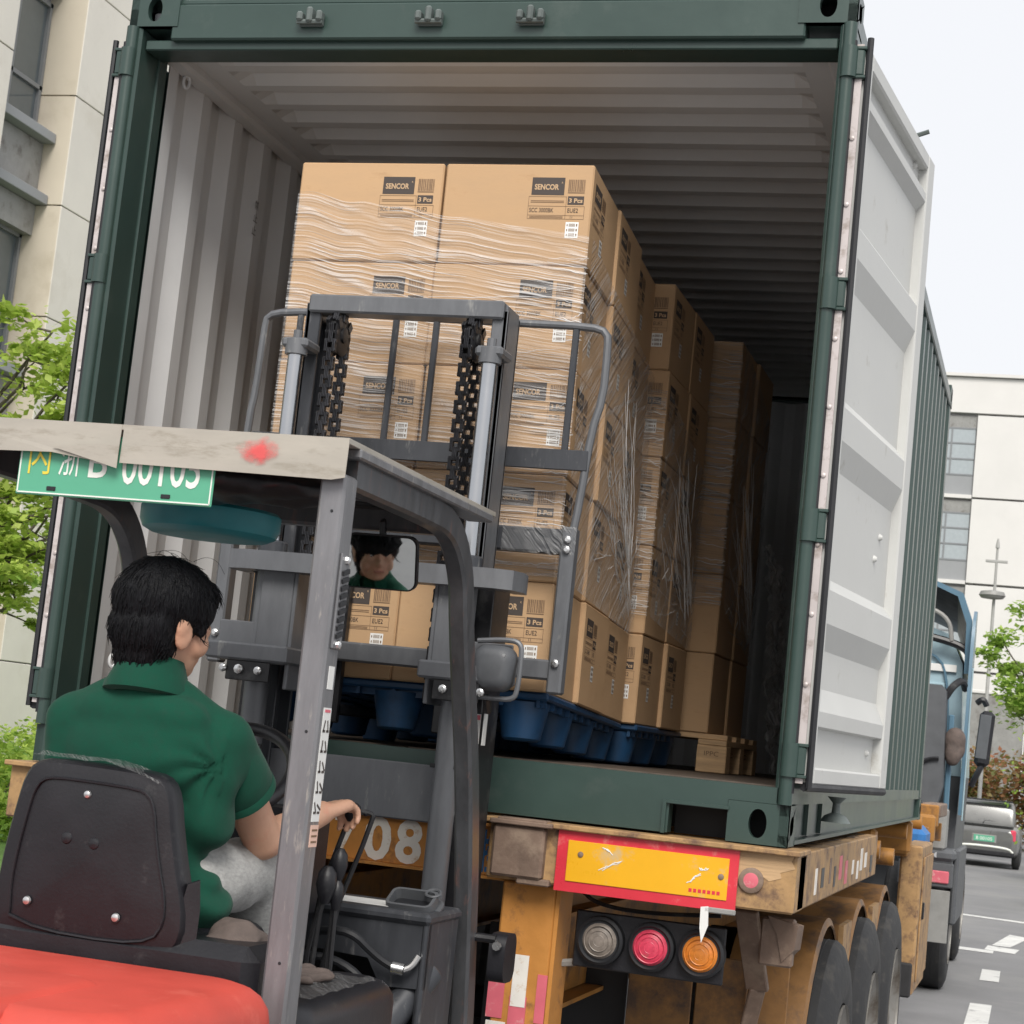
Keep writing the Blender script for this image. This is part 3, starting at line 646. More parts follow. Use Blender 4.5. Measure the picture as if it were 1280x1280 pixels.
def film_load(Lm, label, z0, zl, zr, zs0, zs1, mf=FILM_F, ms=FILM_S, seed=0., right=None, dep=1.31):
    hw = CW + .006 if right is None else right
    def ff(u, v):
        top = zl + (zr - zl) * u + .015 * mnoise.noise(Vector((u * 9, seed, 0))); z = z0 + (top - z0) * v
        return (-hw + .008 + (2 * hw - .010) * u, -.006 - .003 - wob(u, v, seed, .003), z)
    def fs(u, v):
        top = zr + (zs1 - zr) * u; bot = z0 + (zs0 - z0) * u; z = bot + (top - bot) * v
        return (hw + .010 + wob(u, v, seed + 5, .004), -.006 + u * dep, z)
    def fl(u, v):
        q = fs(u, v); return (-hw + .010, q[1], zl + (q[2] - zr) if v > .99 else q[2])
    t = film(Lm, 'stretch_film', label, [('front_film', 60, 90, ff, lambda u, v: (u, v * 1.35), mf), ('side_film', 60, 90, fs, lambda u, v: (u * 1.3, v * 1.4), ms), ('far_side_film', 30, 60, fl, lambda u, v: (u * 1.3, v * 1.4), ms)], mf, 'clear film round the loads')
    r = random.Random(int(seed * 7) + 3); ls = []; xs_ = hw + .014; cy, cz = dep * .97, zs0 + .05
    for q in range(90):                                   # folds pulled towards the low rear corner
        a = r.uniform(.15, 1.05); d0 = r.uniform(.02, .6); d1 = d0 + r.uniform(.06, .34); b = a + r.uniform(-.22, .22); oy, oz = r.uniform(-.10, .0), r.uniform(-.03, .16); y0, z0_ = cy + oy - math.cos(a) * d0, cz + oz + math.sin(a) * d0; y1, z1_ = max(.01, cy + oy - math.cos(b) * d1), cz + oz + math.sin(b) * d1
        y0 = max(.01, y0)
        if z1_ > zr - .05: continue
        ls.append(((xs_, y0, z0_), (xs_, y1, z1_), r.uniform(.0006, .0016)))
    for q in range(22):
        z_ = r.uniform(z0, min(zl, zr) - .03); x0 = r.uniform(-hw, hw * .6); x1 = min(hw, x0 + r.uniform(.12, .6)); sl_ = r.uniform(-.05, .03); ls.append(((x0, -.013, z_), (x1, -.013, z_ + sl_), r.uniform(.0006, .0013)))
    for q in range(26):                                   # short pleats wrapped round the near corner
        z_ = r.uniform(z0, zr - .05); ls.append(((hw - r.uniform(.03, .14), -.013, z_ + r.uniform(-.02, .02)), (hw + .004, -.012, z_), r.uniform(.0008, .0018)))
    folds(t, ls, int(seed) + 1)
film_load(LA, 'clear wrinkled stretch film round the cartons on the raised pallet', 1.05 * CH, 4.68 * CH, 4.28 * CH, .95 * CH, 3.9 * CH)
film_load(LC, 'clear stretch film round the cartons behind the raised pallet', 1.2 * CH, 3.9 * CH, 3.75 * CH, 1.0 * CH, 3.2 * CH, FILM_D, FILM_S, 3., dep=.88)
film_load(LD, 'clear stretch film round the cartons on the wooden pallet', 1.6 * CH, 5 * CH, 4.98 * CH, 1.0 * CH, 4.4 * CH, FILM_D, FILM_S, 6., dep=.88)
# loose crumpled film hanging off the stack on the wooden pallet
def fc(u, v):
    s_ = .10 * math.sin(3 * v + 1) ; n1_ = mnoise.noise(Vector((u * 4, v * 9, 3))); n2_ = mnoise.noise(Vector((u * 11, v * 22, 8)))
    return (.66 + .05 * n1_ + .03 * n2_ + .06 * (1 - v), 2.95 + .42 * u + s_ + .06 * n2_, .19 + 1.02 * v * (1 - .10 * u))
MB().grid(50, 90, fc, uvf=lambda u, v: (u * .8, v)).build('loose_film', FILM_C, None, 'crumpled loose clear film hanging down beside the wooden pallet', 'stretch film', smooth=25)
# ================================================================== trailer
tr = thing('container_trailer', 'worn ochre and tan skeletal trailer with three axles under the container', 'trailer')
# rear bolster
bo = MB().box((.805, .05, -.098), (.91, .22, .170), .006); bo.box((.80, .04, -.012), (.94, .26, .016), .003); bo.build('rear_bolster', TAN, tr)
bo = MB().box((-.75, .05, -.098), (1.02, .22, .170), .006); bo.box((-.75, .04, -.012), (1.04, .26, .016), .003); bo.build('rear_bolster', TAN, tr)
cb = MB().box((.03, .10, -.115), (.72, .08, .150), .004).box((.03, .10, -.036), (.76, .12, .010)).box((.03, .08, -.192), (.74, .10, .008)); cb.build('rear_beam', BEAMO, tr)
nm = MB()
for ch, x0, w_ in (('7', -.185, .080), ('0', -.085, .090), ('8', .020, .085)): nm.text(ch, (x0, .0585, -.185), X, Z, .135, w_, .03, 0)
nm.build('painted_number', WHITEP, tr, smooth=0)
nm = MB().text('挂', (.290, .0585, -.182), X, Z, .13, .066, .02, 0); nm.build('painted_character', BLUEC, tr, smooth=0)
# twist lock housing
tw = MB().box((.448, -.07, -.098), (.158, .05, .150), .008).box((.455, -.06, -.014), (.19, .10, .014), .003).box((.455, -.065, -.006), (.15, .07, .010), .003).box((.50, -.055, -.18), (.10, .06, .02), .004)
tw.build('twist_lock_housing', RUST, tr)
# red and yellow reflective board
rb = bpy.data.objects.new('reflective_board', None); col.objects.link(rb); rb.parent = tr
MB().box((.830, -.069, -.108), (.535, .006, .176), .001).build('red_border', REFR, rb)
yl = MB().box((.833, -.0735, -.106), (.475, .004, .118), .001); yl.build('yellow_field', REFY, rb)
sc = MB()
r = random.Random(5)
for x0, z0, x1, z1 in ((.64, -.155, .80, -.065), (.93, -.155, 1.0, -.09), (.70, -.06, .76, -.085), (.98, -.085, 1.04, -.082)):
    for q in range(3): a = r.uniform(0, .5); b = a + r.uniform(.2, .5); sc.tube([(x0 + (x1 - x0) * t + r.uniform(-.004, .004), -.0758 - .0002 * q, z0 + (z1 - z0) * t + r.uniform(-.004, .004)) for t in [a + (b - a) * k / 5 for k in range(6)]], [.0008 + .0012 * r.random() for k in range(6)], 5)
sc.build('scratch', PAPER, rb)
for q in range(7): MB().box((.965 + .0135 * q, -.0762, -.147), (.009, .0006, .010)).build('small_lettering', REFR, rb)
for x0, z0 in ((.635, -.085), (1.05, -.10)): MB().lathe((x0, -.0755, z0), -Y, [(0, .009), (.003, .008), (.005, .004)], 10).build('rivet', RUST, rb)
MB().prism([(0, 0), (.022, .004), (.026, -.05), (.010, -.10), (.002, -.06)], (1.0, -.078, -.19), X, Z, (0, .002, 0)).build('peeling_film', PAPER, rb)
MB().box((1.055, -.072, -.196), (.09, .012, .016), .003).build('bent_strip', MIDG, rb)
ml = MB().lathe((1.135, -.058, -.100), -Y, [(0, .036), (.010, .036), (.013, .030)], 24, 0); ml.lathe((1.135, -.058, -.100), -Y, [(.0, .026), (.012, .025), (.014, .018)], 24, 1)
ml.build('marker_lamp', [RUST, PINK], tr)
MB().prism([(0, .0), (.16, .012), (.15, -.01), (.162, -.03), (.12, -.045), (.125, -.06), (.09, -.072), (.07, -.06), (.05, -.08), (.0, -.075)], (1.095, -.0615, -.025), X, Z, (0, .0006, 0)).build('torn_film', WOOD, tr)
# rear posts of the under-ride guard, lamp plate
def post(x):
    MB().box((x, .05, -.62), (.165, .10, .86), .006).box((x + .09, .08, -.62), (.012, .16, .86)).build('rear_post', BEAMO, tr)
post(.473); post(-.55)
st = MB()
st.box((.402, -.0015, -.52), (.05, .003, .14)).box((.540, -.0015, -.52), (.03, .003, .14)).box((.472, -.003, -.62), (.052, .003, .20)); st.box((.472, -.0048, -.475), (.045, .002, .15), mi=1).box((.410, -.0015, -.66), (.06, .003, .12), mi=1).box((.535, -.0015, -.68), (.04, .003, .12), mi=1)
st.build('worn_sticker', [PINK, WHITEP], tr)
lp = bpy.data.objects.new('lamp_plate', None); col.objects.link(lp); lp.parent = tr
MB().box((.835, .06, -.335), (.45, .012, .165), .004).build('plate', BLACKP, lp)
for x0, m_ in ((.693, LENSC), (.845, LENSR), (.993, LENSA)):
    l = MB(); l.lathe((x0, .056, -.333), -Y, [(0, .072), (.03, .070), (.036, .062), (.030, .056)], 32, 1); l.lathe((x0, .056, -.333), -Y, [(.0, .055), (.026, .055), (.034, .048), (.040, .028), (.042, .01)], 32, 0)
    for rr in (.044, .030, .016): l.tube(arc((x0, .056 - .040 + (.052 - rr) * -.0, -.333), rr, 0, 360, 24, X, Z)[:-1], .0022, 5, closed=True)
    l.build('round_lamp', [m_, RUBBER], lp)
MB().tube(smoothpath([(.60, .12, -.20), (.66, .10, -.235), (.80, .11, -.245), (1.03, .12, -.225)]), .007, 6).build('cable', BLACKM, tr)
MB().tube([(.40, .13, -.45), (.62, .10, -.41)], .012, 6).build('bracket_rod', MIDG, tr)
# chassis
for s in (-1, 1):
    MB().box((s * .45, 5.2, -.30), (.14, 10.2, .012)).box((s * .45, 5.2, -.36), (.012, 10.2, .42)).box((s * .45, 5.2, -.58), (.14, 10.2, .014)).build('main_beam', ORANGE, tr)
for yy in (.9, 2.6, 4.6, 6.2, 8.2, 10.0): MB().box((0, yy, -.16), (2.3 if yy > 5 else 1.9, .10, .14), .004).build('cross_beam', ORANGE, tr)
for s in (-1, 1):
    MB().box((s * 1.235, 1.33, -.100), (.05, 2.62, .165), .008).box((s * 1.17, 1.33, -.022), (.18, 2.60, .014), .004).build('side_rail', TAN, tr)
r = random.Random(9)
for q in range(11): MB().box((1.2606, .45 + .19 * q + r.uniform(-.04, .04), -.10 + r.uniform(-.03, .02)), (.0012, r.uniform(.05, .10), r.uniform(.05, .085)), ).build('faded_marking', r.choice((WHITEP, WHITEP, PINK, RUST, BLACKM)), tr)
for q in range(12): y0 = .2 + .2 * q + r.uniform(-.05, .05); MB().prism([(0, 0), (r.uniform(.05, .12), .01), (.10, -.05), (.03, -.04)], (1.10 + r.uniform(0, .06), y0, -.0135 + .0006 * q), X, Y, (0, 0, .0008)).build('flaking_paint', BLACKM, tr)
for yy, zz, x1 in ((3.3, -.10, 1.22), (3.9, -.15, 1.24), (5.3, -.06, 1.20), (6.6, -.03, 1.2)): MB().cyl((.45, yy, zz), (x1, yy, zz), .042, n=12).build('twist_lock_arm', ORANGE, tr)
for yy in (3.6, 6.1, 8.6): MB().box((.95, yy, -.11), (.45, .16, .20), .02).build('bolster_end', ORANGE, tr)
# wheels
def truck_wheel(xo, yy, zz, s, parent, dia=1.04):
    w_ = bpy.data.objects.new('wheel', None); col.objects.link(w_); w_.parent = parent; w_.location = (xo, yy, zz)
    rr = dia / 2; wd = .26
    t = MB().lathe((-s * wd, 0, 0), X * s, [(0, rr * .60), (.01, rr * .85), (.03, rr * .965), (.055, rr), (wd - .055, rr), (wd - .03, rr * .965), (wd - .008, rr * .85), (wd, rr * .70), (wd - .01, rr * .60), (wd - .03, rr * .585)], 48, cap=False)
    for g in (.09, .13, .17): t.lathe((-s * (wd - g) , 0, 0), X * s, [(0, rr * .99), (.006, rr * 1.003), (.012, rr * .99)], 48, cap=False)
    t.build('tyre', TYRE, w_)
    MB().lathe((-s * .16, 0, 0), X * s, [(0, .02), (.0, rr * .30), (.10, rr * .36), (.12, rr * .50), (.15, rr * .585), (.16, rr * .59)], 32, cap=False).build('rim', RIM, w_)
    h = MB().lathe((-s * .16, 0, 0), X * s, [(0, .15), (.06, .14), (.12, .10), (.14, .05), (.142, .0)], 20, cap=False); h.build('hub', RIM, w_)
    nt_ = MB()
    for i in range(10): a = 2 * math.pi * i / 10; nt_.cyl((-s * .13, .165 * math.cos(a), .165 * math.sin(a)), (-s * .08, .165 * math.cos(a), .165 * math.sin(a)), .015, n=6)
    nt_.build('wheel_nut', RIM, w_); nt_ = None
    return w_
for i, yy in enumerate((1.72, 3.04, 4.36)):
    for s in (-1, 1):
        truck_wheel(s * 1.265, yy, -.945, s, tr, 1.11); truck_wheel(s * .95, yy, -.945, s, tr, 1.11)
        MB().cyl((s * .2, yy, -.98), (s * 1.0, yy, -.98), .075, n=12).build('axle', UNDER, tr)
        # mudguard: an arched sheet over each wheel
        pth = arc((s * 1.055, yy, -.945), .625, 160 if i == 0 else 146, 34 if i < 2 else 20, 22, Y * 1.0, Z)
        pth = [Vector((p.x, p.y, p.z)) for p in pth]
        MB().sweep([(-.17, -.006), (.115, -.006), (.115, .003), (.125, -.022), (.13, -.018), (.12, .008), (-.17, .006)], pth, X).build('mudguard', FENDO, tr)
# mudguard webs between the wheels, mud flap panels behind
for yy in (2.38, 3.70): MB().prism([(-.17, .05), (.17, .05), (.14, -.10), (.06, -.16), (.02, -.30), (-.02, -.30), (-.06, -.16), (-.14, -.10)], (1.19, yy, -.42), Y, Z, (-.02, 0, 0)).build('mudguard_web', TAN, tr)
for x0, x1, yy in ((.62, .84, .86), (.845, 1.02, .88), (1.025, 1.16, .84)): MB().box(((x0 + x1) / 2, yy, -.76), (x1 - x0 - .004, .012, .68), .003).build('mud_flap_panel', FENDO, tr)
MB().box((.35, .95, -.66), (.5, .02, .5)).build('mud_flap', UNDER, tr)
bk = MB().bar((1.10, .14, -.20), (1.13, .30, -.44), .07, .02, .003).bar((1.13, .30, -.44), (1.09, .38, -.62), .05, .015, .003).box((1.19, .20, -.285), (.10, .05, .14), .006); bk.build('bent_bracket', RUST, tr)
MB().prism([(0, 0), (.09, -.02), (.085, -.09), (.05, -.13), (.03, -.05)], (1.16, .17, -.21), X, Z, (.012, .05, 0)).build('torn_flap', RUST, tr)
# side box in front of the wheels
tb = MB().box((1.175, 6.75, -.60), (.13, 1.05, .88), .012); tb.build('side_box', TAN, tr)
MB().box((1.246, 6.80, -.60), (.010, .9, .74), .003).build('box_lid', TAN, tr)
MB().box((1.254, 6.4, -.55), (.02, .05, .10), .004).build('lid_latch', BLACKM, tr)
MB().box((1.17, 6.20, -.95), (.12, .05, .20), .01).build('box_foot', UNDER, tr)
# front part of the trailer: cross beams and gooseneck seen past the container
MB().box((.0, 8.9, -.02), (2.36, .16, .16), .01).build('front_bolster', ORANGE, tr)
for s in (-1, 1):
    MB().box((s * 1.12, 9.4, .02), (.14, 1.0, .10), .01).build('corner_lock', RUST, tr)
ln = MB().tube(arc((1.14, 8.78, -.10), .11, 200, 380, 12, Y, Z), .02, 6); ln.build('lashing_loop', BLACKM, tr)
MB().box((1.0, 7.9, -.17), (.34, .6, .18), .05).build('folded_tarpaulin', BLUEB, tr)

# ================================================================== tractor unit
ca = thing('tractor_unit', 'pale blue truck tractor unit with grey side panels coupled in front of the trailer', 'truck')
TY = 12.6
cabp = [(-1.12, -.9), (-1.15, .3), (-1.09, 1.35), (-.96, 1.62), (-.66, 1.72), (.66, 1.72), (.96, 1.62), (1.09, 1.35), (1.15, .3), (1.12, -.9)]
MB().prism([q for q in cabp if q[1] > .2], (0, TY + .25, 0), X, Z, (0, 2.0, 0)).build('cab', CABB, ca)
MB().prism([(-1.12, -.9), (-1.148, .3), (1.148, .3), (1.12, -.9)], (0, TY + .26, 0), X, Z, (0, 1.98, 0)).build('lower_cab', GREYP, ca)
for x0, x1 in ((.62, .95), (.20, .58), (-.58, -.2), (-.95, -.62)):
    for z0, z1 in ((.62, .86), (.92, 1.16)): MB().box(((x0 + x1) / 2, TY + .245, (z0 + z1) / 2), (x1 - x0, .03, z1 - z0), .012).build('rear_panel', CABB, ca)
for s in (-1, 1):
    MB().sweep([(-.03, -.01), (.03, -.01), (.03, .01), (-.03, .01)], smoothpath([(s * 1.0, TY + .235, .5), (s * .98, TY + .235, 1.15), (s * .86, TY + .235, 1.45), (s * .3, TY + .235, 1.5)]), Y * 1.0 + X * .01).build('panel_groove', CABD, ca)
MB().box((.83, TY + .225, 1.30), (.42, .02, .07), .004).build('grab_strip', PAPER, ca); MB().box((.74, TY + .212, 1.30), (.10, .02, .07), .006).build('rear_lamp', LENSR, ca)
# roof deflector: hollow shell open to the rear
dp = [(-1.17, 1.25), (-1.16, 1.75), (-1.06, 2.0), (-.8, 2.10), (.8, 2.10), (1.06, 2.0), (1.16, 1.75), (1.17, 1.25)]
di = [(a * .955, b - .035 if b > 1.3 else b) for a, b in dp]
df = MB(); n = len(dp); A = [(a, TY + .0, b) for a, b in dp] + [(a, TY + .0, b) for a, b in di] + [(a * .95, TY + 1.9, b * .93) for a, b in dp] + [(a * .93, TY + 1.9, b * .9) for a, b in di]
df.add(A, [(i, i + 1, n + i + 1, n + i) for i in range(n - 1)] + [(i, 2 * n + i, 2 * n + i + 1, i + 1) for i in range(n - 1)], 0); df.add(A, [(n + i, n + i + 1, 3 * n + i + 1, 3 * n + i) for i in range(n - 1)], 1); df.build('roof_deflector', [CABD, BLACKP], ca)
MB().tube(smoothpath([(.3, TY + .1, 1.85), (.75, TY + .1, 1.86), (.95, TY + .1, 1.75), (.98, TY + .1, 1.55)]), .022, 8).build('deflector_stay', MIDG, ca)
MB().tube(smoothpath([(.5, TY + .12, 1.62), (.9, TY + .12, 1.56), (1.1, TY + .12, 1.50), (1.16, TY + .1, 1.42)]), .035, 8).build('hose_bundle', BLACKM, ca)
for s in (-1, 1):
    fp = [(0, -.05), (0, 1.5), (.12, 1.75), (.30, 1.85), (.42, 1.85), (.42, -.05)]
    MB().prism(fp, (s * 1.195, TY - .15, 0), Y, Z, (-s * .03, 0, 0)).build('side_fairing', CABD, ca)
    MB().box((s * 1.203, TY - .12, .6), (.012, .05, 1.4), .004).build('fairing_trim', CABB, ca)
gp = [(-1.0, -.12), (-.98, 1.05), (-.92, 1.10), (.96, 1.10), (1.0, 1.05), (1.03, .2), (.96, -.12)]
MB().prism(gp, (0, TY - .55, 0), X, Z, (0, .35, 0)).build('equipment_cover', GREYP, ca)
MB().tube(arc((.98, TY - .57, .18), .26, 90, 200, 14, X, Z), .018, 6).build('cover_seam', BLACKM, ca)
for z0 in (-.10, -.05, .0): MB().box((.60, TY - .575, z0 - .02), (.66, .03, .03), .008).build('cover_rib', GREYP, ca)
MB().bar((1.06, TY - .25, -.1), (1.05, TY - .25, .85), .05, .05, .01).build('air_intake_pipe', CABD, ca)
MB().tube(smoothpath([(.98, TY - .3, 1.0), (1.05, TY - .3, 1.12), (1.12, TY - .2, 1.18), (1.15, TY - .1, 1.10)]), .035, 8).build('air_hose', BLACKM, ca)
cl = blob([('e', (1.10, TY - .33, .62), (.10, .08, .12)), ('e', (1.09, TY - .35, .50), (.08, .07, .12)), ('e', (1.14, TY - .32, .55), (.06, .06, .10))], .02, 3, 'rag'); meshobj('hanging_rag', cl, CLOTH, ca)
MB().box((1.30, TY + 1.5, .70), (.15, .12, .56), .04, Matrix.Rotation(.06, 3, 'Y')).build('side_mirror', BLACKP, ca); MB().box((1.29, TY + 1.44, .72), (.11, .012, .44), .005, Matrix.Rotation(.06, 3, 'Y')).build('mirror_glass', GREYP, ca)
MB().tube(smoothpath([(1.2, TY + 1.5, 1.05), (1.26, TY + 1.48, 1.10), (1.30, TY + 1.5, 1.03)]), .03, 8).tube(smoothpath([(1.2, TY + 1.5, .22), (1.25, TY + 1.48, .34), (1.30, TY + 1.5, .46)]), .03, 8).build('mirror_arm', BLACKP, ca)
for s in (-1, 1):
    MB().box((s * .42, 12.1, -.45), (.10, 5.6, .28), .01).build('chassis_rail', BLACKM, ca)
    for yy in (11.35,): truck_wheel(s * 1.22, yy, -.99, s, ca, 1.02); truck_wheel(s * .91, yy, -.99, s, ca, 1.02)
    truck_wheel(s * 1.20, 14.2, -.99, s, ca, 1.02)
    MB().box((s * 1.03, 10.55, -.85), (.40, .03, .42), .004).build('mud_flap', MIDG, ca)
    MB().box((s * 1.02, 10.62, -.52), (.44, .10, .20), .01).build('tail_lamp_bar', GREYP, ca)
    MB().box((s * 1.10, 10.56, -.535), (.22, .02, .10), .008).build('tail_lamp', PINK, ca)
    MB().box((s * 1.0, 10.8, -.36), (.50, .5, .10), .03).build('rear_mudguard', GREYP, ca)
    MB().box((s * 1.245, 11.6, -.62), (.05, 1.5, .62), .015).build('side_skirt', GREYP, ca)
MB().cyl((1.09, 10.60, -.36), (1.10, 10.55, -.36), .022, n=10).build('coupling_knob', BOLT, ca)
MB().tube(smoothpath([(.9, 10.5, -.1), (1.0, 10.45, -.22), (1.06, 10.5, -.28), (1.02, 10.55, -.16)]), .012, 6).build('air_line', BLACKM, ca)
MB().box((.98, 10.75, -.15), (.36, .4, .34), .02).build('rear_cabinet', MIDG, ca)

# ================================================================== parked car, seen from behind
cr = thing('parked_car', 'small grey hatchback with green number plate parked facing away beyond the truck', 'car', loc=(.70, 37.6, GZ))
def loft(secs, mi=0):
    mb = MB(); n = len(secs[0]); V = [p for s_ in secs for p in s_]
    F = [(k * n + i, k * n + (i + 1) % n, (k + 1) * n + (i + 1) % n, (k + 1) * n + i) for k in range(len(secs) - 1) for i in range(n)]
    F += [tuple(reversed(range(n))), tuple((len(secs) - 1) * n + i for i in range(n))]; return mb.add(V, F, mi)
def csec(y, hw_, z0, z1, r): return [(a, y, (z0 + z1) / 2 + b) for a, b in rrect(2 * hw_, z1 - z0, r, 4)]
loft([csec(0, .60, .34, .80, .12), csec(.06, .70, .28, .86, .12), csec(.35, .76, .24, .90, .14), csec(2.2, .78, .22, .90, .14), csec(3.0, .76, .24, .82, .14), csec(3.4, .62, .34, .70, .12)]).build('body', CARG, cr)
loft([csec(.22, .60, .78, .98, .08), csec(.34, .62, .8, 1.30, .14), csec(.55, .60, .8, 1.44, .16), csec(1.6, .60, .8, 1.46, .16), csec(2.4, .62, .78, 1.0, .08)]).build('cabin', CARG, cr)
MB().add([(-.53, .235, .90), (.53, .235, .90), (.50, .40, 1.36), (-.50, .40, 1.36)], [(0, 1, 2, 3)]).add([(-.60, .08, .92), (.6, .08, .92), (.60, .23, .92), (-.60, .23, .92)], [(0, 1, 2, 3)]).build('rear_window', GLASSC, cr)
MB().box((0, .36, 1.45), (1.1, .22, .03), .01).build('rear_spoiler', BLACKP, cr)
for s in (-1, 1): MB().box((s * .60, .045, .72), (.13, .08, .26), .03).build('tail_lamp', LENSR, cr)
MB().box((0, .0, .62), (.52, .02, .17), .02).build('plate_recess', MIDG, cr)
pl = MB().box((0, -.014, .62), (.44, .012, .13), .003); pl.text('B', (-.17, -.021, .585), X, Z, .07, mi=1).text('00105', (-.09, -.021, .585), X, Z, .07, .26, mi=1); pl.build('number_plate', [PLATEG, PLATEW], cr)
MB().tube(smoothpath([(-.62, .02, .36), (-.52, .0, .46), (.52, .0, .46), (.62, .02, .36)]), .025, 8).build('bumper_trim', PLATEW, cr)
MB().box((0, .03, .32), (1.3, .10, .14), .04).build('bumper', BLACKP, cr)
MB().tube([(-.05, .20, .95), (-.02, .235, 1.0), (.28, .24, 1.0)], .012, 6).build('rear_wiper', BLACKP, cr)
for s in (-1, 1):
    for yy in (.6, 2.75): MB().lathe((s * .60, yy, .30), X * s, [(0, .18), (.02, .28), (.05, .30), (.14, .30), (.17, .28), (.18, .18), (.16, .0)], 28).build('wheel', TYRE, cr)
    MB().box((s * .84, 1.95, .95), (.14, .10, .10), .03).build('door_mirror', BLACKP, cr)

# ================================================================== buildings
def vgrid_panels(name, m, parent, O, U, us, zs, gap, th, Nn):
    O = Vector(O); U = Vector(U); Nn = Vector(Nn); Rm = Matrix((U, Nn, Z)).transposed()
    for u0, u1 in zip(us[:-1], us[1:]):
        for z0, z1 in zip(zs[:-1], zs[1:]): MB().box(O + U * ((u0 + u1) / 2) + Z * ((z0 + z1) / 2) + Nn * (th / 2), (u1 - u0 - gap, th, z1 - z0 - gap), .008, Rm).build(name, m, parent)
lb = thing('office_building', 'tall cream panelled building with recessed grey window bays behind the maple', 'building')
BX = -14.0
zs = [-1.4, .6, 2.45, 4.30, 6.15, 8.0, 9.85, 11.7, 13.55, 15.4, 17.2]
MB().box((BX - 4.2, 28, 7.9), (7.0, 60, 18.8)).build('core', WALLG, lb)
bays = [(-2 + 5.4 * i + .0, -2 + 5.4 * i + 1.95) for i in range(9)]; off = 21.08 - (-2 + 5.4 * 4 + 1.95)
bays = [(a + off, b + off) for a, b in bays]
prev = bays[0][1]
for a, b in bays[1:]:
    vgrid_panels('wall_panel', WALLC, lb, (BX - .12, 0, 0), Y, [prev, (prev + a) / 2, a], zs, .02, .12, X)
    MB().box((BX - .46, (prev + a) / 2, 7.9), (.66, a - prev - .14, 18.7)).build('pier', WALLG, lb)
    # return faces of the recess
    for yy, sgn in ((prev, -1), (a, 1)):
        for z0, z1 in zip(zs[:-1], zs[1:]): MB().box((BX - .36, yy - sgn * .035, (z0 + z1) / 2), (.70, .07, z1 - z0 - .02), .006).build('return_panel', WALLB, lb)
    prev = b
for a, b in bays[3:7]:
    yc = (a + b) / 2; w_ = b - a - .02
    for zc in (12.1, 8.05, 4.15, .3):
        z0, z1 = zc + 1.15, zc + 3.35
        MB().box((BX - .70, yc, (z0 + z1) / 2), (.03, w_, z1 - z0)).build('window_pane', GLASSD, lb)
        for yy in (a + .06, yc, b - .06): MB().box((BX - .66, yy, (z0 + z1) / 2), (.06, .07, z1 - z0)).build('window_mullion', FRAME, lb)
        for zz in (z0 + .04, z0 + .75, z1 - .04): MB().box((BX - .655, yc, zz), (.05, w_, .07)).build('window_transom', FRAME, lb)
        for zz in (zc + 1.05, zc + .02): MB().box((BX - .48, yc, zz), (.46, w_ - .01, .16), .01).build('sill_band', WALLG, lb)
        MB().box((BX - .58, yc, zc + .53), (.22, w_, .86)).build('spandrel', MIDG, lb)
        MB().box((BX - .56, yc, zc - .32), (.20, w_, .50)).build('spandrel', MIDG, lb)
    MB().cyl((BX - .42, a + .22, -1.4), (BX - .42, a + .22, 5.5), .13, n=14).build('downpipe', MIDG, lb)
rbld = thing('factory_building', 'pale grey panelled building with grey strip windows at the end of the road', 'building')
FY = 80.0
MB().box((8, FY + 6.2, 8.35), (60, 12, 19.8)).build('core', WALLW, rbld)
xs_ = [-22 + 4.55 * i for i in range(14)]; q0 = [x - 1.05 - xs_[4] for x in xs_]
xw = [-2.10 - 9.0, -2.10, -2.10 + 9.0, -2.1 + 18]
for i, xr in enumerate(xw):
    for z0, z1 in ((-1.4, 1.55), (1.6, 5.1), (5.15, 8.95), (9.0, 12.78), (12.82, 16.55), (16.6, 18.25)):
        full = z0 > 16
        x0 = xr - 1.9 if full else xr; x1 = xr + 7.1
        for xa, xb in (((x0, xr + 3.5), (xr + 3.5, x1)) if not full else ((x0, xr + 2.6), (xr + 2.6, x1))):
            MB().box(((xa + xb) / 2, FY - .1, (z0 + z1) / 2), (xb - xa - .05, .2, z1 - z0 - .05), .01).build('wall_panel', WALLW, rbld)
    for zb in (1.6, 5.15, 9.0, 12.82):
        xa, xb = xr - 1.9, xr; w_ = xb - xa; xc = (xa + xb) / 2
        MB().box((xc, FY + .02, zb + .55), (w_, .1, .95)).build('spandrel', WALLG, rbld); MB().box((xc, FY + .02, zb + 3.4), (w_, .1, .55)).build('spandrel', MIDG, rbld)
        MB().box((xc, FY - .05, zb + .04), (w_, .24, .16)).build('sill_band', WALLW, rbld)
        for k_ in range(2):
            for j_ in range(3): MB().box((xa + w_ * (k_ * .45 + .225 if k_ == 0 else .725), FY + .0, zb + 1.37 + .71 * j_), (w_ * (.43 if k_ == 0 else .53), .06, .64), .01).build('window_pane', GLASSL, rbld)
        for zz in (1.02, 1.73, 2.44, 3.12): MB().box((xc, FY + .0, zb + zz), (w_, .10, .07)).build('window_transom', FRAME, rbld)
        MB().box((xa + w_ * .45, FY + .0, zb + 2.07), (.07, .11, 2.1)).build('window_mullion', FRAME, rbld)
MB().box((8, FY - .12, 18.33), (60, .5, .14)).build('parapet_cap', WALLW, rbld)
# low grey wall and gate house
gw = thing('boundary_wall', 'low grey panelled wall behind the red tipped bushes', 'wall')
for i in range(8): MB().box((-8 + 2.6 * i, 60, .9), (2.56, .25, 4.8), .02).build('wall_panel', WALLG if i % 3 else MIDG, gw)
MB().box((1.1, 60, 3.35), (20.8, .35, .12), .02).build('coping', WALLW, gw)
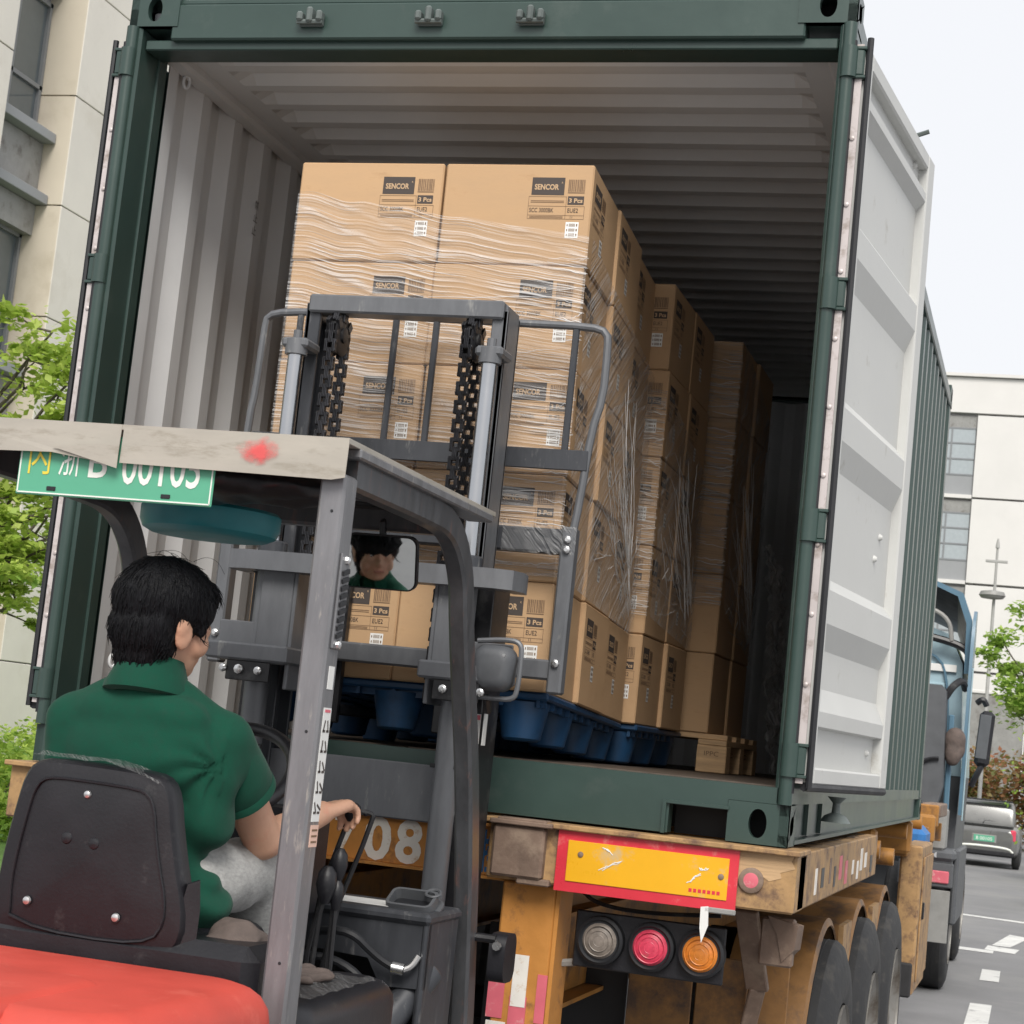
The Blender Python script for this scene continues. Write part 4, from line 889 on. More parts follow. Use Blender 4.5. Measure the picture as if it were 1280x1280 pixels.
# street lamp
sl_ = thing('street_lamp', 'slim grey street lamp with a flat round head and a small crosspiece on top', 'street lamp', loc=(.30, 45, GZ))
MB().lathe((0, 0, 0), Z, [(0, .10), (.8, .09), (.85, .055), (6.2, .042), (8.0, .03)], 14).build('pole', LAMPG, sl_)
MB().lathe((-.05, 0, 6.55), Z, [(0, .02), (.03, .28), (.10, .34), (.2, .30), (.24, .08)], 24).build('lamp_head', MIDG, sl_)
MB().bar((-.28, 0, 7.55), (.28, 0, 7.55), .07, .07, .01).build('crosspiece', LAMPG, sl_); MB().lathe((0, 0, 7.9), Z, [(0, .06), (.1, .05), (.25, .02)], 10).build('finial', LAMPG, sl_)

# ================================================================== plants
def leaf_cloud(mb, centres, n, size, r, flat=.6):
    for _ in range(n):
        c, rad = r.choice(centres); v = Vector((r.gauss(0, 1), r.gauss(0, 1), r.gauss(0, 1) * flat)); v = v.normalized() * (rad * r.random() ** .45); v.z *= flat; p = c + v
        a = Vector((r.gauss(0, 1), r.gauss(0, 1), r.gauss(0, .5))).normalized(); b = a.cross(Vector((r.gauss(0, .5), r.gauss(0, .5), 1))).normalized(); s = size * r.uniform(.6, 1.3)
        mb.add([p - a * s * .5, p - a * s * .1 + b * s * .32, p + a * s * .5, p - a * s * .1 - b * s * .32], [(0, 1, 2, 3)])
def branchy(mb, p0, p1, r0, r1, r, n=5, jit=.06):
    P = [Vector(p0)]; d = Vector(p1) - Vector(p0)
    for i in range(1, n + 1): P.append(Vector(p0) + d * (i / n) + Vector((r.uniform(-1, 1), r.uniform(-1, 1), r.uniform(-.5, .5))) * jit * (0 if i == n else 1))
    mb.tube(P, [r0 + (r1 - r0) * i / n for i in range(n + 1)], 6); return P
def tree(name, label, base, trunk_top, tr_r, limbs, nleaf, lsize, lm, seed, cat='tree', flat=.45, group=None):
    r = random.Random(seed); t = thing(name, label, cat, group, loc=base); tk = MB(); b = Vector(base); tt = Vector(trunk_top) - b
    branchy(tk, (0, 0, 0), tt, tr_r, tr_r * .6, r, 6, tr_r)
    cs = []
    for s0, e, rad in limbs:
        st_ = tt * s0; e = Vector(e) - b; P = branchy(tk, st_, e, tr_r * .45, tr_r * .12, r, 5, .10); cs.append((e, rad))
        for _ in range(4):
            k = r.randint(2, 5); q = P[k] + Vector((r.uniform(-1, 1), r.uniform(-1, 1), r.uniform(-.3, .6))).normalized() * rad * .95; branchy(tk, P[k], q, tr_r * .16, tr_r * .05, r, 3, .05); cs.append((q, rad * r.uniform(.35, .6)))
    tk.build('trunk', BARK, t); lf = MB(); leaf_cloud(lf, cs, nleaf, lsize, r, flat); lf.build('crown', lm, t, smooth=0, kind='stuff'); return t
tree('maple_tree', 'slender lime green maple tree with layered leaf sprays beside the open container door', (-8.0, 9.3, GZ), (-7.8, 9.4, 2.2), .075,
     [(.95, (-6.75, 9.1, 3.35), .50), (.9, (-6.35, 9.0, 3.0), .40), (.9, (-6.5, 9.2, 2.55), .42), (.8, (-6.9, 9.0, 1.85), .62), (.7, (-6.50, 9.1, 1.45), .50), (.7, (-6.95, 9.1, 1.45), .55), (.6, (-6.8, 9.2, .95), .42), (.95, (-7.2, 9.5, 2.9), .6), (.8, (-7.6, 9.6, 2.2), .7), (.75, (-6.3, 9.3, 2.05), .38), (.7, (-6.75, 9.1, 2.1), .5), (.65, (-6.5, 9.0, 1.70), .45), (.6, (-6.7, 9.0, 1.25), .5), (.55, (-6.95, 9.0, .95), .42), (.9, (-6.95, 9.1, 3.1), .5), (.9, (-6.6, 9.1, 2.8), .4)], 12500, .095, LEAF1, 11)
tree('maple_tree', 'second maple tree with a yellowish crown further along the cream building', (-10.9, 14.5, GZ), (-10.6, 14.5, 1.6), .07, [(.95, (-9.0, 14.4, 2.9), .55), (.9, (-8.6, 14.2, 2.55), .5), (.8, (-9.2, 14.3, 2.2), .6)], 3000, .11, LEAF2, 12)
MB().tube([(-7.35, 9.6, -1.45), (-7.5, 9.7, .4)], .018, 6).build('support_stake', LAMPG, None, 'thin leaning grey support stake beside the maple trunk', 'stake')
tree('roadside_tree', 'bright green roadside tree standing beside the street lamp', (2.2, 41, GZ), (2.1, 41, 2.4), .10, [(.95, (1.35, 41, 4.0), .75), (.9, (.75, 41, 3.1), .6), (.8, (1.5, 41, 2.6), .8), (.95, (2.4, 41, 4.2), 1.0), (.8, (2.6, 41, 3.0), 1.0), (.7, (1.1, 41, 2.0), .6), (.85, (.65, 41, 3.75), .4)], 5200, .16, LEAF2, 13, flat=.7)
def bush(name, label, c, rx, ry, h, n, size, m, seed, group=None):
    r = random.Random(seed); t = thing(name, label, 'bush', group, loc=c); cs = [(Vector((r.uniform(-rx, rx), r.uniform(-ry, ry), r.uniform(.25, .85) * h)), r.uniform(.2, .35) * h + .1) for _ in range(int(10 + rx * 6))]
    mb = MB(); leaf_cloud(mb, cs, n, size, r, .9); mb.build('foliage', m, t, smooth=0, kind='stuff')
    tk = MB()
    for q, _ in cs[:8]: branchy(tk, (q.x * .4, q.y * .4, 0), q, .03, .008, r, 3, .04)
    tk.build('stems', BARK, t); return t
bush('red_tipped_hedge', 'red tipped bushes in front of the low grey wall beyond the parked car', (1.6, 52, GZ), 2.6, 1.0, 2.6, 6000, .20, LEAF3, 21)
bush('green_shrub', 'small bright green shrub at the road edge past the lane marking', (3.05, 25.0, GZ), .8, .6, 1.5, 2600, .10, LEAF4, 22)
bush('green_shrub', 'taller bright green shrub standing behind the parked car', (2.75, 33, GZ), .6, .6, 3.2, 2200, .12, LEAF4, 26)
for i, (x0, y0) in enumerate(((-11.9, 17.6), (-9.0, 14.6), (-9.7, 13.3), (-12.6, 20.5))):
    bush('lime_hedge', 'lime green hedge bush %s' % ('against the foot of the cream building', 'next to the kerb behind the trailer', 'nearest the maple trunk', 'farthest along the cream building')[i], (x0, y0, GZ), 1.1, .9, 1.15, 4200, .10, LEAF4, 30 + i, 'hedge bushes on the lawn')
# ================================================================== forklift
fk = thing('forklift', 'red and grey forklift with beige sheet roof lifting the pallet into the container', 'forklift', loc=(-.02, -1.2, GZ))
FO = Vector((-.02, -1.2, GZ))
class FB(MB):
    def build(s, name, mats, parent=None, **k):
        par = fk if parent is None else parent
        s.v = [tuple(Vector(v) - FO) for v in s.v]
        return super().build(name, mats, par, **k)
def fgroup(name):
    o = bpy.data.objects.new(name, None); col.objects.link(o); o.parent = fk; return o
# counterweight: rounded red block with a second lower swell at the rear
def rblock(name, x0, x1, y0, y1, z0, z1, r, m, parent=None, n=5):
    me = FB(); secs = []
    pl_ = rrect(x1 - x0, y1 - y0, r * 1.6, n, (x0 + x1) / 2, (y0 + y1) / 2); cx, cy = (x0 + x1) / 2, (y0 + y1) / 2
    for z_, k in [(z0, 0.)] + [(z1 - r + r * math.sin(R(a)), r * (1 - math.cos(R(a)))) for a in (0, 20, 40, 60, 80, 90)]:
        fx = 1 - 2 * k / (x1 - x0); fy = 1 - 2 * k / (y1 - y0); secs.append([(cx + (a - cx) * fx, cy + (b - cy) * fy, z_) for a, b in pl_])
    nn = len(pl_); V = sum(secs, []); F = [(k * nn + i, k * nn + (i + 1) % nn, (k + 1) * nn + (i + 1) % nn, (k + 1) * nn + i) for k in range(len(secs) - 1) for i in range(nn)]
    F += [tuple(reversed(range(nn))), tuple((len(secs) - 1) * nn + i for i in range(nn))]; me.add(V, F); return me.build(name, m, parent)
rblock('counterweight', -.50, .485, -2.62, -1.865, -1.2, -.305, .07, RED); rblock('counterweight_swell', -.46, .26, -2.68, -2.20, -.9, -.297, .03, RED)
FB().box((0, -1.2, -.98), (.88, 1.3, .55), .03).build('chassis', BLACKM)
FB().box((0, -1.05, -.69), (.86, .85, .02), .004).build('floor_plate', BLACKM)
FB().box((0, -1.72, -.46), (.80, .28, .42), .03).build('seat_base', BLACKP)
rblock('fender', .255, .485, -1.78, -1.13, -.95, -.362, .05, BLACKP); rblock('fender', -.52, -.29, -1.78, -1.13, -.95, -.362, .05, BLACKP)
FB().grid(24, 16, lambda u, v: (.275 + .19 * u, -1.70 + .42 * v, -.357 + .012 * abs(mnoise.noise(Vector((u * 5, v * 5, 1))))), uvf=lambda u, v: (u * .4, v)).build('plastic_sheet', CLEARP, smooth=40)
# guard pillars
def sq(w_, t_, b=.008): return [(-w_ / 2 + b, -t_ / 2), (w_ / 2 - b, -t_ / 2), (w_ / 2, -t_ / 2 + b), (w_ / 2, t_ / 2 - b), (w_ / 2 - b, t_ / 2), (-w_ / 2 + b, t_ / 2), (-w_ / 2, t_ / 2 - b), (-w_ / 2, -t_ / 2 + b)]
for xr in (.449, -.481):
    pp = FB().box((xr, -1.825, .06), (.058, .072, 1.36), .006); pl = pp.build('rear_pillar', GUARD)
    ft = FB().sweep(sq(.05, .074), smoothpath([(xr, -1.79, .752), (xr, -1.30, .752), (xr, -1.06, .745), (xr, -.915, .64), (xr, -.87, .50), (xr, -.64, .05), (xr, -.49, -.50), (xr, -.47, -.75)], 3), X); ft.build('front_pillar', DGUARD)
    if xr > 0:
        sv = FB().box((xr + .032, -1.82, .475), (.006, .052, .20), .002); v1 = sv.build('vent_plate', GUARD, pl)
        for q in range(9): FB().box((xr + .0375, -1.82, .405 + .0165 * q), (.004, .036, .0105), .001, Matrix.Rotation(.25, 3, 'X')).build('vent_slot', RUBBER, pl)
        for zz in (.385, .562): FB().lathe((xr + .035, -1.82, zz), X, [(0, .010), (.006, .009), (.009, .004)], 8).build('bolt', BOLT, pl)
        s1 = FB().box((xr + .0295, -1.82, .315), (.0012, .030, .048)); s1.build('sticker', PAPER, pl)
        s2 = FB().box((xr + .0295, -1.818, .135), (.0012, .042, .235), mi=0)
        for q in range(5):
            for w2 in (-1, 1): s2.box((xr + .0304, -1.818 + w2 * .010, .215 - .042 * q), (.0006, .005, .024), 0, Matrix.Rotation(.3 * w2 + .2 * q, 3, 'X'), 1); s2.box((xr + .0304, -1.818 + w2 * .010, .204 - .042 * q), (.0006, .014, .005), mi=1)
        s2.box((xr + .0304, -1.818, .246), (.0006, .03, .006), mi=2); s2.build('instruction_sticker', [PAPER, INK, PINK], pl)
        s3 = FB().box((xr + .0295, -1.816, -.012), (.0012, .042, .045), mi=0)
        for q in range(3): s3.box((xr + .0304, -1.816, .0 - .012 * q), (.0006, .030, .004), mi=1)
        s3.build('warning_sticker', [mat('peach sticker', (.68, .45, .36), .6), INK2], pl)
        for zz, yy in ((.66, -1.8615), (.20, -1.8615), (-.27, -1.8615)): FB().lathe((xr + .005, yy, zz), -Y, [(0, .0035), (.001, .003)], 8).build('screw_hole', RUBBER, pl)
# roof sheet with a folded rear flange, slit and bent
rf = FB(); rf.box((-.015, -1.335, .806), (1.0, 1.10, .012), .001)
rf.add([(.485, -1.885, .812), (.485, -1.888, .728), (.455, -1.888, .722), (-.035, -1.888, .728), (-.035, -1.885, .812)], [(0, 4, 3, 2, 1)])
rf.add([(-.040, -1.886, .812), (-.040, -1.890, .722), (-.20, -1.890, .742), (-.515, -1.890, .735), (-.515, -1.886, .812)], [(0, 4, 3, 2, 1)])
rfo = rf.build('roof_sheet', ROOFB, smooth=0); sm = rfo.modifiers.new('thickness', 'SOLIDIFY'); sm.thickness = .002
FB().prism([(-.04, 0), (.0, .0), (.0, -.05), (-.16, -.012)], (-.037, -1.8925, .765), X, Z, (0, -.0016, 0)).build('bent_corner', ROOFB)
FB().rect((.232, -1.8908, .738), X, Z, .11, .068).build('red_spray_mark', SPRAY, smooth=0)
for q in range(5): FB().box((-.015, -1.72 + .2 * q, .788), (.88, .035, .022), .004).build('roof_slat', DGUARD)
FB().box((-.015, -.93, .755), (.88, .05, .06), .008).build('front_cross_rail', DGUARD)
FB().box((.455, -1.32, .79), (.07, 1.0, .022), .004).build('side_rail_cap', GUARD)
# number plate under the flange
np_ = fgroup('number_plate'); pz = .648
FB().box((-.052, -1.868, pz + .070), (.470, .004, .140), .002).build('plate', PLATEG, np_)
b = FB(); b.text('内', (-.262, -1.8712, pz + .046), X, Z, .078, .052, 0, 1); b.text('浙', (-.188, -1.8712, pz + .046), X, Z, .078, .052, 0, 0); b.text('B', (-.115, -1.8712, pz + .046), X, Z, .074, .044, .01, 0); b.text('00105', (-.035, -1.8712, pz + .036), X, Z, .085, .185, .01, 0); b.build('plate_characters', [PLATEW, PLATEY], np_, smooth=0)
b = FB()
for a, c, w_, h_ in ((-.052, pz + .005, .46, .003), (-.282, pz + .07, .003, .13), (.178, pz + .07, .003, .13)): b.box((a, -1.8707, c), (w_, .001, h_))
b.build('plate_border', PLATEW, np_)
for x0 in (-.20, .075): FB().box((x0, -1.8712, pz + .016), (.022, .003, .009), .001).build('plate_slot', RUBBER, np_)
# mirror
mr_ = fgroup('mirror'); mn = Vector((.045, -.972, -.235)).normalized(); mu_ = Vector((1, .03, .0)); mu_ = (mu_ - mn * mu_.dot(mn)).normalized(); mv = mn.cross(mu_) * -1; mv = mv if mv.z > 0 else -mv
mc = Vector((.238, -.95, .642)); pl2 = rrect(.190, .134, .022, 5)
FB().prism(rrect(.198, .142, .025, 5), mc - mn * .002, mu_, mv, -mn * .018).build('mirror_case', BLACKP, mr_)
gl = FB(); RC = 3.2
rings = [[(a * k, b_ * k) for a, b_ in pl2] for k in (1, .8, .6, .4, .2, .02)]; n = len(pl2)
gl.add([mc + mu_ * a + mv * b_ + mn * (.0015 + (.0136 - a * a - b_ * b_) / (2 * RC)) for rg in rings for a, b_ in rg], [(k * n + i, k * n + (i + 1) % n, (k + 1) * n + (i + 1) % n, (k + 1) * n + i) for k in range(5) for i in range(n)] + [tuple(5 * n + i for i in range(n))])
gl.build('mirror_glass', MIRR, mr_, smooth=80)
FB().tube([mc - mn * .015 + mv * .05, mc - mn * .02 + mv * .10, (mc.x, -.94, .76)], .010, 8).build('mirror_stem', BLACKP, mr_)
# bag and round drum under the roof
bg_ = blob([('e', (.03, -1.62, .735), (.20, .16, .045)), ('e', (.20, -1.55, .74), (.14, .14, .04)), ('e', (-.10, -1.62, .74), (.12, .14, .04))], .018, 3, 'bag')
for v in bg_.vertices: v.co += Vector((0, 0, 1)) * .012 * mnoise.noise(v.co * 18)
ob = meshobj('roof_bag', bg_, BLACKP); tag(ob, 'dark crumpled bag stuffed up under the forklift roof', 'bag')
dr = thing('round_drum', 'shallow round teal drum hanging under the forklift roof above the driver', 'drum', loc=(-.045, -1.38, .63))
MB().lathe((0, 0, 0), Z, [(.0, .10), (.002, .140), (.012, .160), (.03, .168), (.062, .168), (.070, .160), (.072, .10)], 40).build('shell', TEAL, dr); MB().cyl((0, 0, .07), (0, 0, .17), .03, n=12).build('hanger', BLACKM, dr)
# ---------------- mast
MX = -.02
for s in (-1, 1):
    x0 = MX + s * .315
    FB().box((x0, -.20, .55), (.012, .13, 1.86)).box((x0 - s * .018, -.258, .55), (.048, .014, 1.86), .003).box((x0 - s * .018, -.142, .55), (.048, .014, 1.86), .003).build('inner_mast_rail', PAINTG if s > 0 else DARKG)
    xo = MX + s * .37
    FB().box((xo, -.21, -.36), (.014, .15, 2.08)).box((xo - s * .02, -.285, -.36), (.054, .016, 2.08), .003).box((xo - s * .02, -.135, -.36), (.054, .016, 2.08), .003).build('outer_mast_rail', BLACKM)
    # lift cylinder
    lc = fgroup('lift_cylinder'); xc = MX + s * .305
    FB().cyl((xc, -.345, -1.1), (xc, -.345, .66), .036, n=24).build('barrel', PAINTG, lc); FB().cyl((xc, -.345, .70), (xc, -.345, 1.33), .0235, n=24).build('rod', CHROME, lc)
    FB().cyl((xc, -.345, .66), (xc, -.345, .735), .043, n=24, bev=.006).build('gland_nut', DARKG, lc)
    FB().box((xc, -.315, 1.335), (.085, .11, .030), .008).cyl((xc, -.345, 1.30), (xc, -.345, 1.345), .034, n=20).cyl((xc, -.345, 1.34), (xc, -.345, 1.375), .014, n=10).build('rod_clamp', PAINTG, lc)
    FB().box((xc, -.36, .13), (.088, .016, .012), .002).build('cylinder_clip', BLACKM, lc)
    # chain and pulley
    xk = MX + s * .215
    FB().lathe((xk - .018, -.25, 1.385), X, [(0, .018), (0, .058), (.004, .064), (.010, .052), (.026, .052), (.032, .064), (.036, .058), (.036, .018)], 28).lathe((xk - .024, -.25, 1.385), X, [(0, .02), (.004, .024), (.048, .024), (.05, .018)], 14).build('pulley', BLACKM)
    ch = FB(); pit = .028
    for yy, z_lo in ((-.303, .32), (-.198, .42)):
        for q in range(int((1.385 - z_lo) / pit)):
            zc = 1.385 - pit * (q + .5)
            for w_ in ((-.015, -.010, .010, .015) if q % 2 else (-.005, 0, .005)): ch.box((xk + w_, yy, zc), (.0045, .022, pit * 1.5), .008)
            ch.cyl((xk - .019, yy, zc + pit / 2), (xk + .019, yy, zc + pit / 2), .0065, n=8)
    for q in range(7):
        a = R(12 + 26 * q)
        for w_ in ((-.019, -.0125, .0125, .019) if q % 2 else (-.006, 0, .006)): ch.box((xk + w_, -.25 - .053 * math.cos(a), 1.385 + .053 * math.sin(a)), (.0055, .028, pit * 1.2), .008, Matrix.Rotation(a, 3, 'X'))
    ch.build('lift_chain', CHAIN, kind='stuff')
    # outer mast column plates and brackets
    xp = s * .272
    FB().box((xp, -.395, .52), (.10, .012, .30), .003).build('column_plate', PAINTG)
    FB().box((xp - s * .056, -.30, .48), (.012, .20, .36), .003).build('column_web', PAINTG)
    br = FB().box((xp + s * .055, -.385, .398), (.255, .13, .050), .006); br.box((xp + s * .11, -.37, .452), (.14, .012, .075), .003); br.build('mast_bracket', PAINTG)
    FB().box((xp + s * .045, -.44, .343), (.135, .012, .058), .003).build('bolt_plate', BLACKM)
    for dx, rr in ((-.035, .012), (.025, .014), (.075, .012)): FB().lathe((xp + s * .045 + s * dx, -.446, .346), -Y, [(0, rr), (.008, rr), (.012, rr * .5)], 8).build('bolt', BOLT)
FB().box((MX, -.245, 1.478), (.62, .075, .056), .006).box((MX + .30, -.19, 1.470), (.03, .13, .06), .004).box((MX - .30, -.19, 1.470), (.03, .13, .06), .004).build('mast_top_beam', PAINTG)
# curved outer top plate
op = [(-.44, .10), (-.452, .02), (-.435, -.04), (-.38, -.065), (.38, -.065), (.435, -.04), (.452, .02), (.44, .10), (.40, .10), (.39, .02), (-.39, .02), (-.40, .10)]
FB().prism(op, (.01, -.38, .640), X, Y, (0, 0, .056)).build('outer_top_beam', PAINTG)
FB().box((MX, -.24, .045), (.66, .02, .165), .004).build('lower_cross_plate', PAINTG)
FB().box((MX, -.20, -.75), (.66, .05, .2), .004).build('mast_foot_beam', BLACKM)
sk = FB().box((MX + .392, -.30, .245), (.003, .030, .09), mi=0); sk.box((MX + .357, -.2945, .245), (.040, .002, .085), mi=0).box((MX + .357, -.2956, .278), (.036, .001, .014), mi=1).box((MX + .357, -.2956, .212), (.036, .001, .014), mi=1)
sk.build('mast_sticker', [PAPER, PINK])
sk = FB(); sk.text('禁', (MX + .334, -.2952, .09), X, Z, .055, .045, .02); sk.text('止', (MX + .334, -.2952, -.005), X, Z, .055, .045, .02); sk.build('mast_lettering', PAPER, smooth=0)
# carriage
FB().box((MX - .02, -.055, .825), (1.12, .05, .075), .006).build('carriage_top_bar', DARKG)
FB().box((MX - .02, -.055, .440), (1.12, .05, .060), .006).build('carriage_bottom_bar', PAINTG)
for x0 in (-.595, .505):
    FB().box((x0, -.06, .62), (.045, .055, .50), .006).build('carriage_end_bar', PAINTG)
    for zz in (.46, .80, .83): FB().lathe((x0, -.088, zz), -Y, [(0, .012), (.01, .012), (.014, .006)], 8).build('bolt', BOLT)
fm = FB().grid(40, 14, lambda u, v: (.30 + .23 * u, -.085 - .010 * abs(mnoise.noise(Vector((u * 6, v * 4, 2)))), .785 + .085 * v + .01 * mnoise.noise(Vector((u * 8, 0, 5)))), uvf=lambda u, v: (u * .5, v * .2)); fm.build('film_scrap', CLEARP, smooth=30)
# load backrest
bf = FB(); rr = .0125
bf.tube(smoothpath([(-.595, -.05, .84), (-.585, -.05, 1.16), (-.575, -.05, 1.24), (-.570, -.05, 1.44), (-.565, -.05, 1.485), (-.50, -.05, 1.500), (-.3, -.05, 1.502), (.3, -.05, 1.492), (.50, -.05, 1.490), (.555, -.05, 1.475), (.560, -.05, 1.42), (.560, -.05, 1.27), (.535, -.05, 1.17), (.52, -.05, .95), (.507, -.05, .84)], 1), rr, 10); bf.build('backrest_tube', PAINTG)
for x0 in (-.45, -.127, .007, .457): FB().box((x0, -.05, 1.30), (.020, .014, .40), .003).build('backrest_bar', DARKG)
FB().box((-.015, -.058, 1.075), (1.10, .012, .062), .002).box((-.015, -.035, 1.103), (1.10, .05, .008), .002).build('backrest_cross_bar', DARKG)
# forks
for x0 in (-.235, .175):
    FB().box((x0, -.02, .45), (.10, .035, .46), .004).box((x0, .50, .262), (.10, 1.05, .034), .006).build('fork', BLACKM)
# lamps
for s in (1, -1):
    hl = fgroup('headlamp'); xl = MX + s * .435
    if s < 0: continue
    lsh = FB(); sec = [(.0, .55), (.006, .78), (.018, .92), (.035, 1.0), (.07, 1.0), (.08, .94)]; pf = rrect(.118, .128, .036, 5); n = len(pf)
    lsh.add([(xl + a * k * (1 - .10 * (b_ < 0)), -.455 + d_, .418 + b_ * k) for d_, k in sec for a, b_ in pf], [(j * n + i, j * n + (i + 1) % n, (j + 1) * n + (i + 1) % n, (j + 1) * n + i) for j in range(len(sec) - 1) for i in range(n)] + [tuple(reversed(range(n))), tuple((len(sec) - 1) * n + i for i in range(n))]); lsh.build('lamp_shell', GREYP, hl)
    FB().tube(smoothpath([(xl - .06, -.40, .492), (xl + .02, -.40, .502), (xl + .068, -.40, .497), (xl + .072, -.40, .45), (xl + .070, -.40, .37), (xl + .062, -.40, .335), (xl, -.40, .335), (xl - .06, -.40, .335)], 2), .0075, 8).build('lamp_guard', PAINTG, hl)
    FB().tube([(xl - .02, -.39, .335), (xl - .03, -.33, .30)], .012, 8).build('lamp_stalk', BLACKM, hl)
    FB().lathe((xl + .035, -.449, .455), -Y, [(0, .006), (.004, .005)], 8).build('screw', BOLT, hl)
bpy.data.objects.remove(bpy.data.objects['headlamp.001'])
# rear view of right work lamp lower down
wl = fgroup('work_lamp'); FB().prism(rrect(.115, .13, .035, 5), (.515, -.47, -.36), Y, Z, (.045, 0, 0)).build('lamp_body', BLACKP, wl); FB().lathe((.54, -.535, -.325), -Y, [(0, .012), (.012, .012)], 8).build('bolt', BOLT, wl); FB().tube([(.46, -.52, -.31), (.53, -.52, -.31)], .012, 8).build('lamp_arm', BLACKM, wl)
# ---------------- cowl, dash and controls
FB().box((0, -.76, -.245), (.92, .28, .03), .010).build('cowl_top', DARKG)
FB().prism([(.0, 0), (.455, 0), (.455, -.16), (.34, -.165), (.30, -.10), (.0, -.085)], (0, -.885, -.258), X, Z, (0, .02, 0)).build('cowl_panel', DARKG)
FB().prism([(-.455, 0), (0, 0), (0, -.085), (-.455, -.16)], (0, -.885, -.258), X, Z, (0, .02, 0)).build('cowl_panel', DARKG)
FB().box((0, -.66, -.50), (.90, .05, .48), .01).build('front_bulkhead', BLACKM)
FB().box((.445, -.76, -.47), (.02, .26, .44), .008).build('cowl_side', DARKG)
pw = FB(); pw.box((.22, -.77, -.2292), (.26, .14, .0012)); pw.build('cowl_sticker', PAPER)
ty = fgroup('tray'); UT = Vector((1, .0, 0)); VT = Vector((0, .90, .43)); WT = Vector((0, -.43, .90)); TC = Vector((.375, -.80, -.215)); O_ = rrect(.125, .088, .02, 4); I_ = rrect(.109, .072, .014, 4)
FB().ring_plate(TC - WT * .02, UT, VT, WT * .035, O_, I_, 0).build('tray_wall', GREYP, ty); FB().prism(rrect(.15, .11, .025, 4), TC - WT * .022, UT, VT, WT * .006).build('tray_base', GREYP, ty)
FB().prism(rrect(.109, .072, .014, 4), TC - WT * .016, UT, VT, WT * .003).build('tray_floor', RUBBER, ty)
FB().tube(arc(TC + UT * .048 + VT * .03 + WT * .016, .019, 0, 360, 18, UT, VT)[:-1], .004, 6, closed=True).build('cup_ring', GREYP, ty)
for pts in ([(.18, -.96, -.30), (.28, -.98, -.285), (.34, -.94, -.345), (.385, -.92, -.37), (.41, -.915, -.372)], [(.16, -.98, -.36), (.25, -.98, -.36), (.33, -.98, -.40), (.335, -.98, -.46), (.29, -.98, -.54)], [(.14, -.98, -.42), (.22, -.98, -.43), (.26, -.98, -.50)]): FB().tube(smoothpath(pts, 2), .011, 8).build('hydraulic_hose', RUBBER)
FB().cyl((.378, -.921, -.369), (.408, -.915, -.372), .015, n=12).tube(smoothpath([(.408, -.915, -.372), (.428, -.91, -.362), (.440, -.90, -.335)]), .008, 8).build('hose_fitting', BOLT)
tc_ = fgroup('tilt_cylinder'); FB().cyl((.30, -1.05, -.66), (.435, -.78, -.38), .042, n=24, bev=.006).build('barrel', DARKG, tc_); FB().cyl((.335, -.975, -.585), (.355, -.94, -.545), .0428, n=24).build('warning_band', PLATEY, tc_)
# steering wheel and column
sw = fgroup('steering_wheel'); swc = Vector((-.04, -1.17, .07)); sn = Vector((0, -.62, .78)).normalized(); su = X; sv_ = sn.cross(su)
FB().tube(arc(swc, .185, 0, 360, 44, su, sv_)[:-1], .0165, 12, closed=True).build('rim', BLACKP, sw)
for a in (90, 210, 330): FB().bar(swc - sn * .03, swc + (su * math.cos(R(a)) + sv_ * math.sin(R(a))) * .178, .028, .012, .003).build('spoke', BLACKP, sw)
FB().lathe(swc - sn * .06, sn, [(0, .04), (.04, .05), (.055, .03)], 20).build('hub', BLACKP, sw)
FB().bar((-.04, -.86, -.5), swc - sn * .05, .10, .10, .02).build('steering_column', BLACKP)
ib = FB().box((.055, -1.03, -.135), (.27, .16, .27), .02); ib.build('instrument_box', BLACKP)
FB().box((.02, -1.1112, -.055), (.05, .0012, .034)).build('box_label', PAPER); lb2 = FB().box((.04, -1.1112, -.155), (.16, .0012, .055)); 
for q in range(5): lb2.box((.04, -1.1122, -.137 - .009 * q), (.14, .0006, .003 if q else .008), mi=1)
lb2.build('box_label', [PAPER, INK])
def lever(pts, kn, kr, kh, knob_mat=BLACKP):
    lv = fgroup('control_lever'); FB().tube(smoothpath(pts, 1), .0065, 8).build('rod', BLACKM, lv); k0 = Vector(kn); FB().lathe(k0, Z, [(-kh, kr * .45), (-kh * .6, kr * .75), (-kh * .1, kr), (kh * .5, kr * .85), (kh * .8, kr * .4), (kh * .83, .001)], 20).build('knob', knob_mat, lv); return lv
lever([(.20, -1.06, -.62), (.205, -1.06, -.25), (.285, -1.08, .012)], (.287, -1.08, .012), .023, .026)
lever([(.225, -1.03, -.62), (.24, -1.03, -.28), (.335, -1.05, .0), (.325, -1.055, .012), (.292, -1.08, .014)], (.315, -1.06, .010), .008, .008)
lever([(.235, -1.12, -.62), (.245, -1.12, -.25), (.255, -1.12, -.20)], (.256, -1.12, -.165), .026, .05)
lever([(.26, -1.08, -.62), (.265, -1.08, -.22), (.268, -1.08, -.14)], (.268, -1.08, -.118), .022, .045)
lever([(.285, -1.10, -.62), (.28, -1.10, -.30), (.278, -1.10, -.21)], (.278, -1.10, -.19), .018, .04)
